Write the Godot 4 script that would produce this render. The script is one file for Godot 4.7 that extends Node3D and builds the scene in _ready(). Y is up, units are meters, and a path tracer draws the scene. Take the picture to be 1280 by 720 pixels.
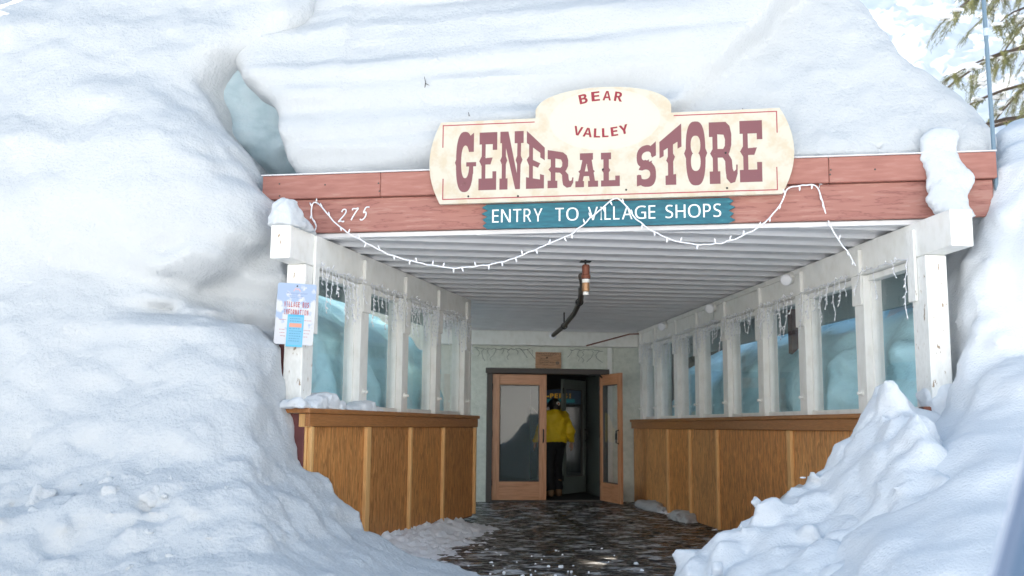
extends Node3D

# ------------------------------------------------------------------ mesh builder
class MB:
	var v := PackedVector3Array()
	var n := PackedVector3Array()
	var t := PackedVector2Array()
	var b := Transform3D()

	func tri(a: Vector3, p: Vector3, q: Vector3, hint: Vector3) -> void:
		var nn := (p - a).cross(q - a)
		if nn.length_squared() < 1e-16:
			return
		var w := nn.normalized()
		if nn.dot(hint) > 0.0:
			var x := p
			p = q
			q = x
		else:
			w = -w
		for e in [a, p, q]:
			v.append(b * e)
			n.append(b.basis * w)
			t.append(Vector2(e.x, e.y))

	func quad(a: Vector3, p: Vector3, q: Vector3, r: Vector3, hint: Vector3) -> void:
		tri(a, p, q, hint)
		tri(a, q, r, hint)

	# chamfered box between two corners
	func box(lo: Vector3, hi: Vector3, bev := 0.004) -> MB:
		var c := (lo + hi) * 0.5
		var h := (hi - lo).abs() * 0.5
		bev = minf(bev, minf(h.x, minf(h.y, h.z)) * 0.45)
		for ax in 3:
			var u := (ax + 1) % 3
			var w := (ax + 2) % 3
			for s in [-1.0, 1.0]:
				var p := []
				for k in [[-1, -1], [1, -1], [1, 1], [-1, 1]]:
					var e := c
					e[ax] += s * h[ax]
					e[u] += k[0] * (h[u] - bev)
					e[w] += k[1] * (h[w] - bev)
					p.append(e)
				var nn := Vector3.ZERO
				nn[ax] = s
				quad(p[0], p[1], p[2], p[3], nn)
			if bev <= 0.0:
				continue
			for su in [-1.0, 1.0]:
				for sw in [-1.0, 1.0]:
					var p := []
					for k in [[-1, 0], [1, 0], [1, 1], [-1, 1]]:
						var e := c
						e[ax] += k[0] * (h[ax] - bev)
						e[u] += su * (h[u] - (bev if k[1] == 0 else 0.0))
						e[w] += sw * (h[w] - (0.0 if k[1] == 0 else bev))
						p.append(e)
					var nn := Vector3.ZERO
					nn[u] = su
					nn[w] = sw
					quad(p[0], p[1], p[2], p[3], nn)
		if bev > 0.0:
			for k in 8:
				var sg := Vector3(1 if k & 1 else -1, 1 if k & 2 else -1, 1 if k & 4 else -1)
				var e := c + sg * h
				tri(e - Vector3(0, sg.y, sg.z) * bev, e - Vector3(sg.x, 0, sg.z) * bev, e - Vector3(sg.x, sg.y, 0) * bev, sg)
		return self

	func tube(pts: Array, r0: float, r1 := -1.0, sides := 6, cap := true) -> MB:
		if r1 < 0.0:
			r1 = r0
		var rings := []
		var cnt := pts.size()
		var up := Vector3(0.13, 0.97, 0.21).normalized()
		for i in cnt:
			var d: Vector3 = (pts[mini(i + 1, cnt - 1)] - pts[maxi(i - 1, 0)]).normalized()
			var x := up.cross(d)
			if x.length() < 0.05:
				x = Vector3(1, 0, 0.1).cross(d)
			x = x.normalized()
			var y := d.cross(x)
			var r := lerpf(r0, r1, float(i) / maxf(cnt - 1, 1))
			var ring := []
			for k in sides:
				var a := TAU * k / sides
				var o := x * cos(a) + y * sin(a)
				ring.append([pts[i] + o * r, o])
			rings.append(ring)
		for i in cnt - 1:
			for k in sides:
				var a = rings[i][k]
				var e = rings[i][(k + 1) % sides]
				var f = rings[i + 1][(k + 1) % sides]
				var g = rings[i + 1][k]
				smooth(a, e, f)
				smooth(a, f, g)
		if cap:
			for end in [0, cnt - 1]:
				var dir: Vector3 = (pts[0] - pts[1]) if end == 0 else (pts[cnt - 1] - pts[cnt - 2])
				for k in range(1, sides - 1):
					tri(rings[end][0][0], rings[end][k][0], rings[end][k + 1][0], dir)
		return self

	func smooth(a: Array, p: Array, q: Array) -> void:
		var nn: Vector3 = (p[0] - a[0]).cross(q[0] - a[0])
		var l := [a, p, q]
		if nn.dot(a[1] + p[1] + q[1]) > 0.0:
			l = [a, q, p]
		for e in l:
			v.append(b * e[0])
			n.append(b.basis * e[1])
			t.append(Vector2(e[0].x, e[0].y))

	# outline in the xy plane pushed from z0 to z1
	func prism(poly: PackedVector2Array, z0: float, z1: float) -> MB:
		var ix := Geometry2D.triangulate_polygon(poly)
		for k in range(0, ix.size(), 3):
			for z in [z0, z1]:
				tri(Vector3(poly[ix[k]].x, poly[ix[k]].y, z), Vector3(poly[ix[k + 1]].x, poly[ix[k + 1]].y, z), Vector3(poly[ix[k + 2]].x, poly[ix[k + 2]].y, z), Vector3(0, 0, -1 if z == minf(z0, z1) else 1))
		var cw := Geometry2D.is_polygon_clockwise(poly)
		for k in poly.size():
			var a := poly[k]
			var e := poly[(k + 1) % poly.size()]
			var d := e - a
			var o := Vector3(d.y, -d.x, 0) * (-1.0 if cw else 1.0)
			quad(Vector3(a.x, a.y, z0), Vector3(e.x, e.y, z0), Vector3(e.x, e.y, z1), Vector3(a.x, a.y, z1), o)
		return self

	func lathe(at: Vector3, axis: Vector3, prof: Array, sides := 14) -> MB:
		var d := axis.normalized()
		var x := d.cross(Vector3(0.3, 0.5, 0.81)).normalized()
		var y := d.cross(x)
		for i in prof.size() - 1:
			var p: Vector2 = prof[i]
			var q: Vector2 = prof[i + 1]
			var tn := (q - p).normalized()
			for k in sides:
				var l := []
				for w in [[p, k], [p, k + 1], [q, k + 1], [q, k]]:
					var a: float = TAU * w[1] / sides
					var o := x * cos(a) + y * sin(a)
					l.append([at + d * w[0].y + o * w[0].x, (o * tn.y - d * tn.x).normalized()])
				smooth(l[0], l[1], l[2])
				smooth(l[0], l[2], l[3])
		return self

	func mesh() -> ArrayMesh:
		var arr := []
		arr.resize(Mesh.ARRAY_MAX)
		arr[Mesh.ARRAY_VERTEX] = v
		arr[Mesh.ARRAY_NORMAL] = n
		arr[Mesh.ARRAY_TEX_UV] = t
		var m := ArrayMesh.new()
		m.add_surface_from_arrays(Mesh.PRIMITIVE_TRIANGLES, arr)
		return m


var M := {}
var names := {}
var rng := RandomNumberGenerator.new()

func numbered(called: String) -> String:
	var k: int = names.get(called, 0)
	names[called] = k + 1
	return called if k == 0 else "%s_%03d" % [called, k]

func tag(o: Node, label: String, category: String, group := "", kind := "") -> Node:
	if label: o.set_meta("label", label)
	if category: o.set_meta("category", category)
	if group: o.set_meta("group", group)
	if kind: o.set_meta("kind", kind)
	return o

func thing(called: String, label: String, category: String, xf := Transform3D(), group := "") -> Node3D:
	var o := Node3D.new()
	o.name = numbered(called)
	add_child(o)
	o.transform = xf
	tag(o, label, category, group)
	return o

func part(called: String, mesh, m: Material, parent: Node, xf := Transform3D()) -> MeshInstance3D:
	var o := MeshInstance3D.new()
	o.mesh = mesh.mesh() if mesh is MB else mesh
	o.material_override = m
	o.transform = xf
	if parent == self:
		o.name = numbered(called)
		add_child(o)
	else:
		var k := 0
		var nm := called
		while parent.has_node(NodePath(nm)):
			k += 1
			nm = "%s_%03d" % [called, k]
		o.name = nm
		parent.add_child(o)
	return o

func bx(x0: float, x1: float, y0: float, y1: float, z0: float, z1: float, bev := 0.004) -> MB:
	return MB.new().box(Vector3(minf(x0, x1), minf(y0, y1), minf(z0, z1)), Vector3(maxf(x0, x1), maxf(y0, y1), maxf(z0, z1)), bev)

# ------------------------------------------------------------------ materials
func noise(freq: float, sd: int, oct := 4, type := FastNoiseLite.TYPE_SIMPLEX_SMOOTH) -> FastNoiseLite:
	var f := FastNoiseLite.new()
	f.noise_type = type
	f.frequency = freq
	f.seed = sd
	f.fractal_octaves = oct
	f.fractal_type = FastNoiseLite.FRACTAL_FBM if oct > 1 else FastNoiseLite.FRACTAL_NONE
	return f

func ntex(f: FastNoiseLite, stops: Array, size := 512, bump := 0.0) -> NoiseTexture2D:
	var t := NoiseTexture2D.new()
	t.width = size
	t.height = size
	t.seamless = true
	t.noise = f
	if bump > 0.0:
		t.as_normal_map = true
		t.bump_strength = bump
	elif stops.size():
		var g := Gradient.new()
		var off := PackedFloat32Array()
		var col := PackedColorArray()
		for s in stops:
			off.append(s[0])
			col.append(s[1])
		g.offsets = off
		g.colors = col
		t.color_ramp = g
	return t

func lin(r: float, g: float, b: float) -> Color:
	return Color(r, g, b).linear_to_srgb()

func mat(col: Color, rough := 0.7, metal := 0.0, spec := 0.5) -> StandardMaterial3D:
	var m := StandardMaterial3D.new()
	m.albedo_color = col
	m.roughness = rough
	m.metallic = metal
	m.metallic_specular = spec
	return m

func tri_tex(m: StandardMaterial3D, t: Texture2D, sc: Vector3, world := false) -> StandardMaterial3D:
	m.albedo_texture = t
	m.uv1_triplanar = true
	m.uv1_world_triplanar = world
	m.uv1_scale = sc
	return m

func glass(col: Color, alpha := 0.06) -> StandardMaterial3D:
	var m := mat(Color(col.r, col.g, col.b, alpha), 0.02, 0.0, 0.5)
	m.transparency = BaseMaterial3D.TRANSPARENCY_ALPHA
	return m

func make_materials() -> void:
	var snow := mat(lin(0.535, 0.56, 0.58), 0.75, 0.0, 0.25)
	snow.uv1_triplanar = true
	snow.uv1_world_triplanar = true
	snow.uv1_scale = Vector3(0.7, 1.1, 0.7)
	snow.normal_enabled = true
	var grain := noise(0.026, 11, 7)
	grain.fractal_gain = 0.62
	snow.normal_texture = ntex(grain, [], 1024, 9.0)
	snow.normal_scale = 1.0
	M.snow = snow
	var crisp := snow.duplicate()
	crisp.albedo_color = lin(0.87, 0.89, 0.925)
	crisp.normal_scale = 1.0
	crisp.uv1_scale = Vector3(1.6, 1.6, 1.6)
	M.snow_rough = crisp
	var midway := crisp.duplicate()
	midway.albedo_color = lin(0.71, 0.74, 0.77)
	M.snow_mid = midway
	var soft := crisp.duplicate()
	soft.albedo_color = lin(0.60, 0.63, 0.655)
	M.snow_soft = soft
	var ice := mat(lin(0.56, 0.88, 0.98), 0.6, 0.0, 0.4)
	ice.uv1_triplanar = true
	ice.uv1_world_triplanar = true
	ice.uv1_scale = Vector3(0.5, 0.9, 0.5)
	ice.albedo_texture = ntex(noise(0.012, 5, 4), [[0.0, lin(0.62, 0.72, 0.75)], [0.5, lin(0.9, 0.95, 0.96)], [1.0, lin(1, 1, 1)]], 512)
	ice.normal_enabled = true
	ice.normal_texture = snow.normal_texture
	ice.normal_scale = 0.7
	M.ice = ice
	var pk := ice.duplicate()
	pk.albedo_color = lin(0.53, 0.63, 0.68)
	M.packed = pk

	var fade := noise(0.012, 21, 5)
	fade.domain_warp_enabled = true
	fade.domain_warp_amplitude = 24.0
	var red := mat(Color.WHITE, 0.62)
	tri_tex(red, ntex(fade, [[0.0, lin(0.2941, 0.1211, 0.0948)], [0.42, lin(0.3384, 0.1421, 0.1116)], [0.62, lin(0.3605, 0.1558, 0.1232)], [0.86, lin(0.3826, 0.1811, 0.1453)], [1.0, lin(0.4048, 0.2158, 0.1727)]], 512), Vector3(0.5, 3.2, 1.0))
	red.normal_enabled = true
	red.normal_texture = ntex(noise(0.02, 22, 4), [], 512, 3.0)
	red.normal_scale = 0.35
	M.red = red
	var red2 := red.duplicate()
	red2.albedo_texture = ntex(fade, [[0.0, lin(0.2648, 0.1032, 0.0842)], [0.28, lin(0.3384, 0.1421, 0.1137)], [0.33, lin(0.2205, 0.0821, 0.0674)], [0.38, lin(0.3384, 0.1464, 0.1179)], [0.65, lin(0.3605, 0.1600, 0.1263)], [0.72, lin(0.3969, 0.2032, 0.1642)], [1.0, lin(0.3384, 0.1453, 0.1158)]], 512)
	red2.uv1_scale = Vector3(0.32, 3.0, 1.0)
	M.red_worn = red2
	M.dark_red = tri_tex(mat(Color.WHITE, 0.7), ntex(fade, [[0.0, lin(0.11, 0.035, 0.035)], [1.0, lin(0.17, 0.055, 0.05)]], 256), Vector3(1, 1, 1))

	var peel := noise(0.02, 31, 5)
	peel.domain_warp_enabled = true
	peel.domain_warp_amplitude = 12.0
	var white := mat(Color.WHITE, 0.5)
	tri_tex(white, ntex(peel, [[0.0, lin(0.78, 0.77, 0.72)], [0.4, lin(0.84, 0.84, 0.80)], [0.75, lin(0.87, 0.87, 0.835)], [1.0, lin(0.83, 0.83, 0.79)]], 512), Vector3(0.8, 0.5, 0.8))
	white.normal_enabled = true
	white.normal_texture = red.normal_texture
	white.normal_scale = 0.2
	M.white = white
	var flaked := white.duplicate()
	flaked.albedo_texture = ntex(peel, [[0.0, lin(0.30, 0.22, 0.15)], [0.15, lin(0.36, 0.27, 0.19)], [0.17, lin(0.80, 0.79, 0.75)], [0.45, lin(0.87, 0.87, 0.835)], [1.0, lin(0.76, 0.755, 0.71)]], 512)
	flaked.uv1_scale = Vector3(1.5, 0.6, 1.5)
	M.white_flaked = flaked
	M.deck = tri_tex(mat(Color.WHITE, 0.45), ntex(noise(0.015, 37, 4), [[0.0, lin(0.64, 0.645, 0.66)], [0.5, lin(0.70, 0.705, 0.72)], [1.0, lin(0.75, 0.755, 0.77)]], 512), Vector3(0.4, 1, 1.6))
	M.green_wall = tri_tex(mat(Color.WHITE, 0.75), ntex(noise(0.02, 41, 5), [[0.0, lin(0.61, 0.63, 0.555)], [0.6, lin(0.715, 0.73, 0.65)], [1.0, lin(0.75, 0.76, 0.69)]], 512), Vector3(0.8, 0.8, 0.8))
	M.green_wall.normal_enabled = true
	M.green_wall.normal_texture = ntex(noise(0.08, 42, 3), [], 512, 4.0)
	M.green_wall.normal_scale = 0.5

	# rotary-cut plywood: long warped streaks
	var ply := noise(0.013, 51, 4)
	ply.domain_warp_enabled = true
	ply.domain_warp_amplitude = 22.0
	ply.domain_warp_frequency = 0.012
	var ramp := []
	for k in 8:
		var dark := k % 2 == 1
		var lift := 0.9 + 0.25 * sin(k * 1.7)
		ramp.append([k / 7.0, lin(0.86 * lift, 0.435 * lift, 0.155 * lift) if not dark else lin(0.62 * lift, 0.265 * lift, 0.08 * lift)])
	var fine := ntex(noise(0.06, 53, 3), [[0.0, lin(0.70, 0.62, 0.55)], [0.42, lin(0.9, 0.9, 0.9)], [1.0, lin(1, 1, 1)]], 512)
	var tones := [Color(1.0, 1.0, 1.0), Color(0.95, 0.93, 0.9), Color(1.0, 0.96, 0.9), Color(0.9, 0.88, 0.86)]
	M.ply = []
	var ply_tex := ntex(ply, ramp, 1024)
	for k in 4:
		var m := mat(tones[k], 0.5)
		tri_tex(m, ply_tex, Vector3(1.3, 0.16, 1.3))
		m.uv1_offset = Vector3(0.37 * k, 0.21 * k, 0.11 * k)
		m.detail_enabled = true
		m.detail_albedo = fine
		m.detail_blend_mode = BaseMaterial3D.BLEND_MODE_MUL
		m.detail_uv_layer = BaseMaterial3D.DETAIL_UV_2
		m.uv2_triplanar = true
		m.uv2_scale = Vector3(9.0, 0.5, 9.0)
		M.ply.append(m)
	var bt := mat(Color.WHITE, 0.5)
	tri_tex(bt, ntex(ply, [[0.0, lin(0.62, 0.33, 0.12)], [0.45, lin(0.80, 0.48, 0.20)], [0.55, lin(0.68, 0.38, 0.14)], [1.0, lin(0.84, 0.52, 0.22)]], 512), Vector3(5.0, 0.3, 5.0))
	M.batten = bt
	var cp := mat(Color.WHITE, 0.42)
	tri_tex(cp, ntex(ply, [[0.0, lin(0.27, 0.105, 0.032)], [0.45, lin(0.42, 0.18, 0.058)], [0.55, lin(0.32, 0.13, 0.04)], [1.0, lin(0.46, 0.21, 0.07)]], 512), Vector3(0.3, 5.0, 5.0))
	M.cap = cp
	var fir := mat(Color.WHITE, 0.35)
	tri_tex(fir, ntex(ply, [[0.0, lin(0.40, 0.17, 0.075)], [0.5, lin(0.54, 0.245, 0.12)], [1.0, lin(0.60, 0.30, 0.16)]], 512), Vector3(4.0, 0.35, 4.0))
	M.fir = fir
	var fir2 := fir.duplicate()
	fir2.uv1_scale = Vector3(0.35, 4.0, 4.0)
	M.fir_across = fir2
	M.casing = mat(lin(0.085, 0.07, 0.062), 0.6)
	M.pane = glass(Color(0.8, 0.93, 0.92))
	M.door_pane = glass(Color(0.8, 0.93, 0.92))
	M.door_pane.metallic_specular = 0.6
	M.inner = mat(lin(0.22, 0.25, 0.23), 0.5)
	M.wire = mat(lin(0.82, 0.83, 0.86), 0.4)
	M.bulb = mat(lin(0.86, 0.87, 0.9), 0.15, 0.0, 0.8)
	M.wire_dim = mat(lin(0.62, 0.64, 0.63), 0.4)
	M.wire_dark = mat(lin(0.12, 0.14, 0.12), 0.5)
	M.black = mat(lin(0.015, 0.015, 0.016), 0.5)
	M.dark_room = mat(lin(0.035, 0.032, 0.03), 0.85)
	M.pipe = mat(lin(0.045, 0.035, 0.028), 0.55)
	M.copper = mat(lin(0.22, 0.075, 0.045), 0.5, 0.3)
	M.brass = mat(lin(0.45, 0.26, 0.14), 0.4, 0.5)
	M.eave = mat(lin(0.32, 0.42, 0.44), 0.8)
	M.old_ice = mat(lin(0.42, 0.42, 0.42), 0.5)
	M.steel_blue = mat(lin(0.16, 0.24, 0.31), 0.5, 0.2)

# ------------------------------------------------------------------ surface nets
func nets(f: Callable, lo: Vector3, hi: Vector3, h: float, slack := 0.12) -> ArrayMesh:
	var B := 6
	var bxn := int(ceil((hi.x - lo.x) / h / B)) + 1
	var byn := int(ceil((hi.y - lo.y) / h / B)) + 1
	var bzn := int(ceil((hi.z - lo.z) / h / B)) + 1
	var nx := bxn * B
	var ny := byn * B
	var nz := bzn * B
	var val := PackedFloat32Array()
	val.resize(nx * ny * nz)
	var sy := nx
	var sz := nx * ny
	var active := []
	var reach := h * B * 0.9 + slack
	for kb in bzn:
		for jb in byn:
			for ib in bxn:
				var c := lo + Vector3(ib * B + B * 0.5, jb * B + B * 0.5, kb * B + B * 0.5) * h
				var d: float = f.call(c)
				if absf(d) > reach:
					var s := 1.0 if d > 0.0 else -1.0
					if s < 0.0 or true:
						for k in B:
							for j in B:
								var at := ib * B + (jb * B + j) * sy + (kb * B + k) * sz
								for i in B:
									val[at + i] = s
					continue
				active.append(Vector3i(ib, jb, kb))
				for k in B:
					for j in B:
						var at := ib * B + (jb * B + j) * sy + (kb * B + k) * sz
						var p := lo + Vector3(ib * B, jb * B + j, kb * B + k) * h
						for i in B:
							val[at + i] = f.call(p)
							p.x += h
	var idx := {}
	var vs := PackedVector3Array()
	var ns := PackedVector3Array()
	var off := PackedInt32Array([0, 1, sy, sy + 1, sz, sz + 1, sz + sy, sz + sy + 1])
	var cells := []
	for blk in active:
		for k in range(blk.z * B, mini(blk.z * B + B, nz - 1)):
			for j in range(blk.y * B, mini(blk.y * B + B, ny - 1)):
				for i in range(blk.x * B, mini(blk.x * B + B, nx - 1)):
					var at: int = i + j * sy + k * sz
					var c0 := val[at] < 0.0
					var cnt := 0
					for o in off:
						if val[at + o] < 0.0:
							cnt += 1
					if cnt == 0 or cnt == 8:
						continue
					var sum := Vector3.ZERO
					var m := 0
					for e in EDGES:
						var a := val[at + off[e[0]]]
						var b := val[at + off[e[1]]]
						if (a < 0.0) != (b < 0.0):
							var q := a / (a - b)
							sum += CORNER[e[0]].lerp(CORNER[e[1]], q)
							m += 1
					idx[at] = vs.size()
					vs.append(lo + (Vector3(i, j, k) + sum / m) * h)
					ns.append(Vector3.ZERO)
					cells.append(Vector3i(i, j, k))
	var tris := PackedInt32Array()
	for cc in cells:
		var at: int = cc.x + cc.y * sy + cc.z * sz
		var s0 := val[at] < 0.0
		for ax in 3:
			var du: int = [sy, sz, 1][ax]
			var dv: int = [sz, 1, sy][ax]
			var da: int = [1, sy, sz][ax]
			var s1 := val[at + da] < 0.0
			if s0 == s1:
				continue
			if not (idx.has(at - du) and idx.has(at - dv) and idx.has(at - du - dv)):
				continue
			var a: int = idx[at]
			var b: int = idx[at - du]
			var c: int = idx[at - du - dv]
			var d: int = idx[at - dv]
			if s0:
				tris.append_array(PackedInt32Array([a, c, b, a, d, c]))
			else:
				tris.append_array(PackedInt32Array([a, b, c, a, c, d]))
	return finish(vs, tris)

const CORNER := [Vector3(0, 0, 0), Vector3(1, 0, 0), Vector3(0, 1, 0), Vector3(1, 1, 0), Vector3(0, 0, 1), Vector3(1, 0, 1), Vector3(0, 1, 1), Vector3(1, 1, 1)]
const EDGES := [[0, 1], [2, 3], [4, 5], [6, 7], [0, 2], [1, 3], [4, 6], [5, 7], [0, 4], [1, 5], [2, 6], [3, 7]]

# smooth normals; triangles are clockwise from outside
func finish(vs: PackedVector3Array, tris: PackedInt32Array) -> ArrayMesh:
	var ns := PackedVector3Array()
	ns.resize(vs.size())
	for k in range(0, tris.size(), 3):
		var a := tris[k]
		var b := tris[k + 1]
		var c := tris[k + 2]
		var nn := (vs[c] - vs[a]).cross(vs[b] - vs[a])
		ns[a] += nn
		ns[b] += nn
		ns[c] += nn
	for k in ns.size():
		ns[k] = ns[k].normalized()
	var arr := []
	arr.resize(Mesh.ARRAY_MAX)
	arr[Mesh.ARRAY_VERTEX] = vs
	arr[Mesh.ARRAY_NORMAL] = ns
	arr[Mesh.ARRAY_INDEX] = tris
	var m := ArrayMesh.new()
	m.add_surface_from_arrays(Mesh.PRIMITIVE_TRIANGLES, arr)
	return m

func height_sheet(xs: PackedFloat32Array, zs: PackedFloat32Array, f: Callable) -> ArrayMesh:
	var vs := PackedVector3Array()
	for z in zs:
		for x in xs:
			vs.append(Vector3(x, f.call(x, z), z))
	var w := xs.size()
	var tris := PackedInt32Array()
	for j in zs.size() - 1:
		for i in w - 1:
			var a := j * w + i
			tris.append_array(PackedInt32Array([a, a + 1, a + w, a + 1, a + w + 1, a + w]))
	return finish(vs, tris)

func lut(pairs: Array, lo: float, hi: float) -> PackedFloat32Array:
	var out := PackedFloat32Array()
	for k in 257:
		var x := lerpf(lo, hi, k / 256.0)
		var y: float = pairs[0].y
		for q in pairs.size() - 1:
			var a: Vector2 = pairs[q]
			var b: Vector2 = pairs[q + 1]
			if x >= a.x:
				y = lerpf(a.y, b.y, smoothstep(0.0, 1.0, clampf((x - a.x) / (b.x - a.x), 0, 1)) * 0.5 + clampf((x - a.x) / (b.x - a.x), 0, 1) * 0.5)
		out.append(y)
	return out

func look(t: PackedFloat32Array, lo: float, hi: float, x: float) -> float:
	var q := clampf((x - lo) / (hi - lo) * 256.0, 0.0, 255.99)
	var i := int(q)
	return lerpf(t[i], t[i + 1], q - i)

func smax(a: float, b: float, k: float) -> float:
	var h := maxf(k - absf(a - b), 0.0) / k
	return maxf(a, b) + h * h * k * 0.25

func smin(a: float, b: float, k: float) -> float:
	var h := maxf(k - absf(a - b), 0.0) / k
	return minf(a, b) - h * h * k * 0.25

# ------------------------------------------------------------------ the frames of the place
const FA := 0.27576          # the fascia is turned this much to the walls behind it
var FX := Transform3D(Basis(Vector3.UP, -FA), Vector3(-1.149, 0, -8.384))
var LX := Transform3D(Basis(Vector3.UP, 1.19990), Vector3(-0.694, 0, -8.165))
var RX := Transform3D(Basis(Vector3.UP, -PI / 2), Vector3(3.81, 0, -15.83))

func _ready() -> void:
	rng.seed = 7
	setup_view()
	make_materials()
	build_ground()
	build_store()
	build_snow()
	build_signs()
	build_lights()
	build_inside()
	build_person()
	build_trees()
	build_small_things()

func setup_view() -> void:
	var cam := Camera3D.new()
	cam.name = "camera"
	cam.position = Vector3(0, 1.17, 0)
	cam.rotation_degrees = Vector3(7.94, -6.4, 0.49)
	cam.fov = 32.28
	cam.near = 0.05
	cam.far = 900.0
	var lens := CameraAttributesPhysical.new()
	lens.frustum_focal_length = 41.464
	lens.frustum_focus_distance = 8.6
	lens.frustum_near = 0.05
	lens.frustum_far = 900.0
	lens.exposure_aperture = 2.8
	cam.attributes = lens
	add_child(cam)
	cam.current = true
	var env := Environment.new()
	env.background_mode = Environment.BG_SKY
	env.tonemap_mode = Environment.TONE_MAPPER_LINEAR
	env.tonemap_exposure = 2.75
	env.sdfgi_enabled = true
	env.ssao_enabled = true
	env.ssil_enabled = true
	var sm := ProceduralSkyMaterial.new()
	sm.sky_top_color = Color(0.40, 0.50, 0.61)
	sm.sky_horizon_color = Color(0.76, 0.785, 0.81)
	sm.sky_curve = 0.45
	sm.ground_bottom_color = Color(0.8, 0.83, 0.88)
	sm.ground_horizon_color = Color(0.82, 0.86, 0.92)
	sm.sun_angle_max = 10.0
	var sky := Sky.new()
	sky.sky_material = sm
	env.sky = sky
	var we := WorldEnvironment.new()
	we.name = "environment"
	we.environment = env
	add_child(we)
	var sun := DirectionalLight3D.new()
	sun.name = "sun"
	sun.basis = Basis.looking_at(Vector3(0.46, -0.60, 0.655))
	sun.light_color = Color(1.0, 0.95, 0.87)
	sun.light_energy = 1.6
	sun.light_angular_distance = 0.5
	sun.shadow_enabled = true
	add_child(sun)

# ------------------------------------------------------------------ ground
func axis_steps(a: float, b: float, fine: float, far: float) -> PackedFloat32Array:
	var mid := PackedFloat32Array()
	var x := a
	while x <= b:
		mid.append(x)
		x += fine
	var lo := PackedFloat32Array()
	var st := fine * 1.3
	x = a - st
	while x > -far:
		lo.append(x)
		st *= 1.3
		x -= st
	lo.append(-far)
	lo.reverse()
	var hi := PackedFloat32Array()
	st = fine * 1.3
	x = b + st
	while x < far:
		hi.append(x)
		st *= 1.3
		x += st
	hi.append(far)
	lo.append_array(mid)
	lo.append_array(hi)
	return lo

func build_ground() -> void:
	var n1 := noise(0.9, 101, 3)
	var n2 := noise(5.0, 102, 3)
	var inv := FX.affine_inverse()
	var fn := func(x: float, z: float) -> float:
		var q: Vector3 = inv * Vector3(x, 0, z)
		var u := (x + 0.694) * 0.3625 + (z + 8.165) * -0.932
		var w := (x + 0.694) * 0.932 + (z + 8.165) * 0.3625
		var y := -0.012
		# trodden snow before the roof edge thins out to bare ground under it
		y += 0.085 * smoothstep(-0.5, 1.1, q.z + 0.5 * n1.get_noise_2d(x, z) - 0.6 * smoothstep(0.9, 1.7, q.x) + 0.4 * smoothstep(3.4, 4.2, q.x)) - 0.016
		# snow left along the left half wall
		if u > -0.6 and u < 4.6:
			y += 0.17 * exp(-pow(maxf(w - 0.05, 0.0) / 0.30, 2.0)) * smoothstep(4.6, 3.2, u)
			y += 0.032 * exp(-pow(maxf(w - 0.05, 0.0) / 0.9, 2.0)) * smoothstep(4.6, 1.0, u)
			y += (0.05 * n2.get_noise_2d(x * 1.9, z * 1.9) + 0.03 * n2.get_noise_2d(x * 4.5, z * 4.5)) * exp(-pow(maxf(w - 0.05, 0.0) / 0.7, 2.0)) * smoothstep(4.8, 3.6, u)
		elif u > 0.0:
			y -= 0.02
		# thin ice along the right half wall
		if z < -11.5 and x > 3.3:
			y += 0.07 * exp(-pow((3.72 - x) / 0.13, 2.0)) * smoothstep(0.0, 0.35, n1.get_noise_2d(z * 1.3, 7.0) + 0.22)
		if z > -16.2:
			y += 0.018 * n1.get_noise_2d(x * 1.5, z * 1.5) + 0.022 * n2.get_noise_2d(x, z) + 0.012 * n2.get_noise_2d(x * 3.3, z * 3.3)
		if z < -15.5 or x < -40 or x > 60:
			y = minf(y, -0.02)
		return y
	var g := part("snow_ground", height_sheet(axis_steps(-1.4, 4.2, 0.035, 600), axis_steps(-15.6, -4.6, 0.04, 600), fn), M.snow_rough, self)
	tag(g, "trodden snow lying across the ground in front of the store entrance", "", "", "structure")

	# dark wet ground under the roof, crusted with ice
	var m := mat(Color.WHITE, 0.4, 0.0, 0.5)
	var cr := noise(0.0045, 111, 7)
	cr.fractal_gain = 0.6
	cr.domain_warp_enabled = true
	cr.domain_warp_amplitude = 10.0
	m.albedo_texture = ntex(cr, [[0.0, lin(0.010, 0.009, 0.008)], [0.45, lin(0.020, 0.017, 0.015)], [0.54, lin(0.036, 0.031, 0.027)], [0.60, lin(0.07, 0.064, 0.06)], [0.645, lin(0.16, 0.155, 0.15)], [0.69, lin(0.42, 0.425, 0.435)], [1.0, lin(0.62, 0.64, 0.67)]], 1024)
	m.uv1_triplanar = true
	m.uv1_scale = Vector3(0.5, 0.8, 0.8)
	m.roughness_texture = ntex(noise(0.02, 112, 4), [[0.0, Color(0.12, 0.12, 0.12)], [0.5, Color(0.35, 0.35, 0.35)], [0.7, Color(0.9, 0.9, 0.9)], [1.0, Color(1, 1, 1)]], 512)
	m.roughness = 0.9
	m.normal_enabled = true
	m.normal_texture = ntex(noise(0.05, 113, 4), [], 1024, 8.0)
	m.normal_scale = 0.3
	var n3 := noise(2.2, 114, 4)
	var fl := func(x: float, z: float) -> float: return 0.014 * n3.get_noise_2d(x * 0.6, z) + 0.004 * n3.get_noise_2d(x * 3.0, z * 3.0)
	var xs := PackedFloat32Array()
	var zs := PackedFloat32Array()
	for k in 121: xs.append(-1.6 + k * 0.0475)
	for k in 221: zs.append(-15.75 + k * 0.045)
	tag(part("walkway", height_sheet(xs, zs, fl), m, self), "dark wet walkway crusted with ice under the entrance roof", "", "", "structure")

# ------------------------------------------------------------------ the building
func fascia_t(x: float, z: float) -> float:
	return -0.2723 * (x + 1.149) + 0.9622 * (z + 8.384)

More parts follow.
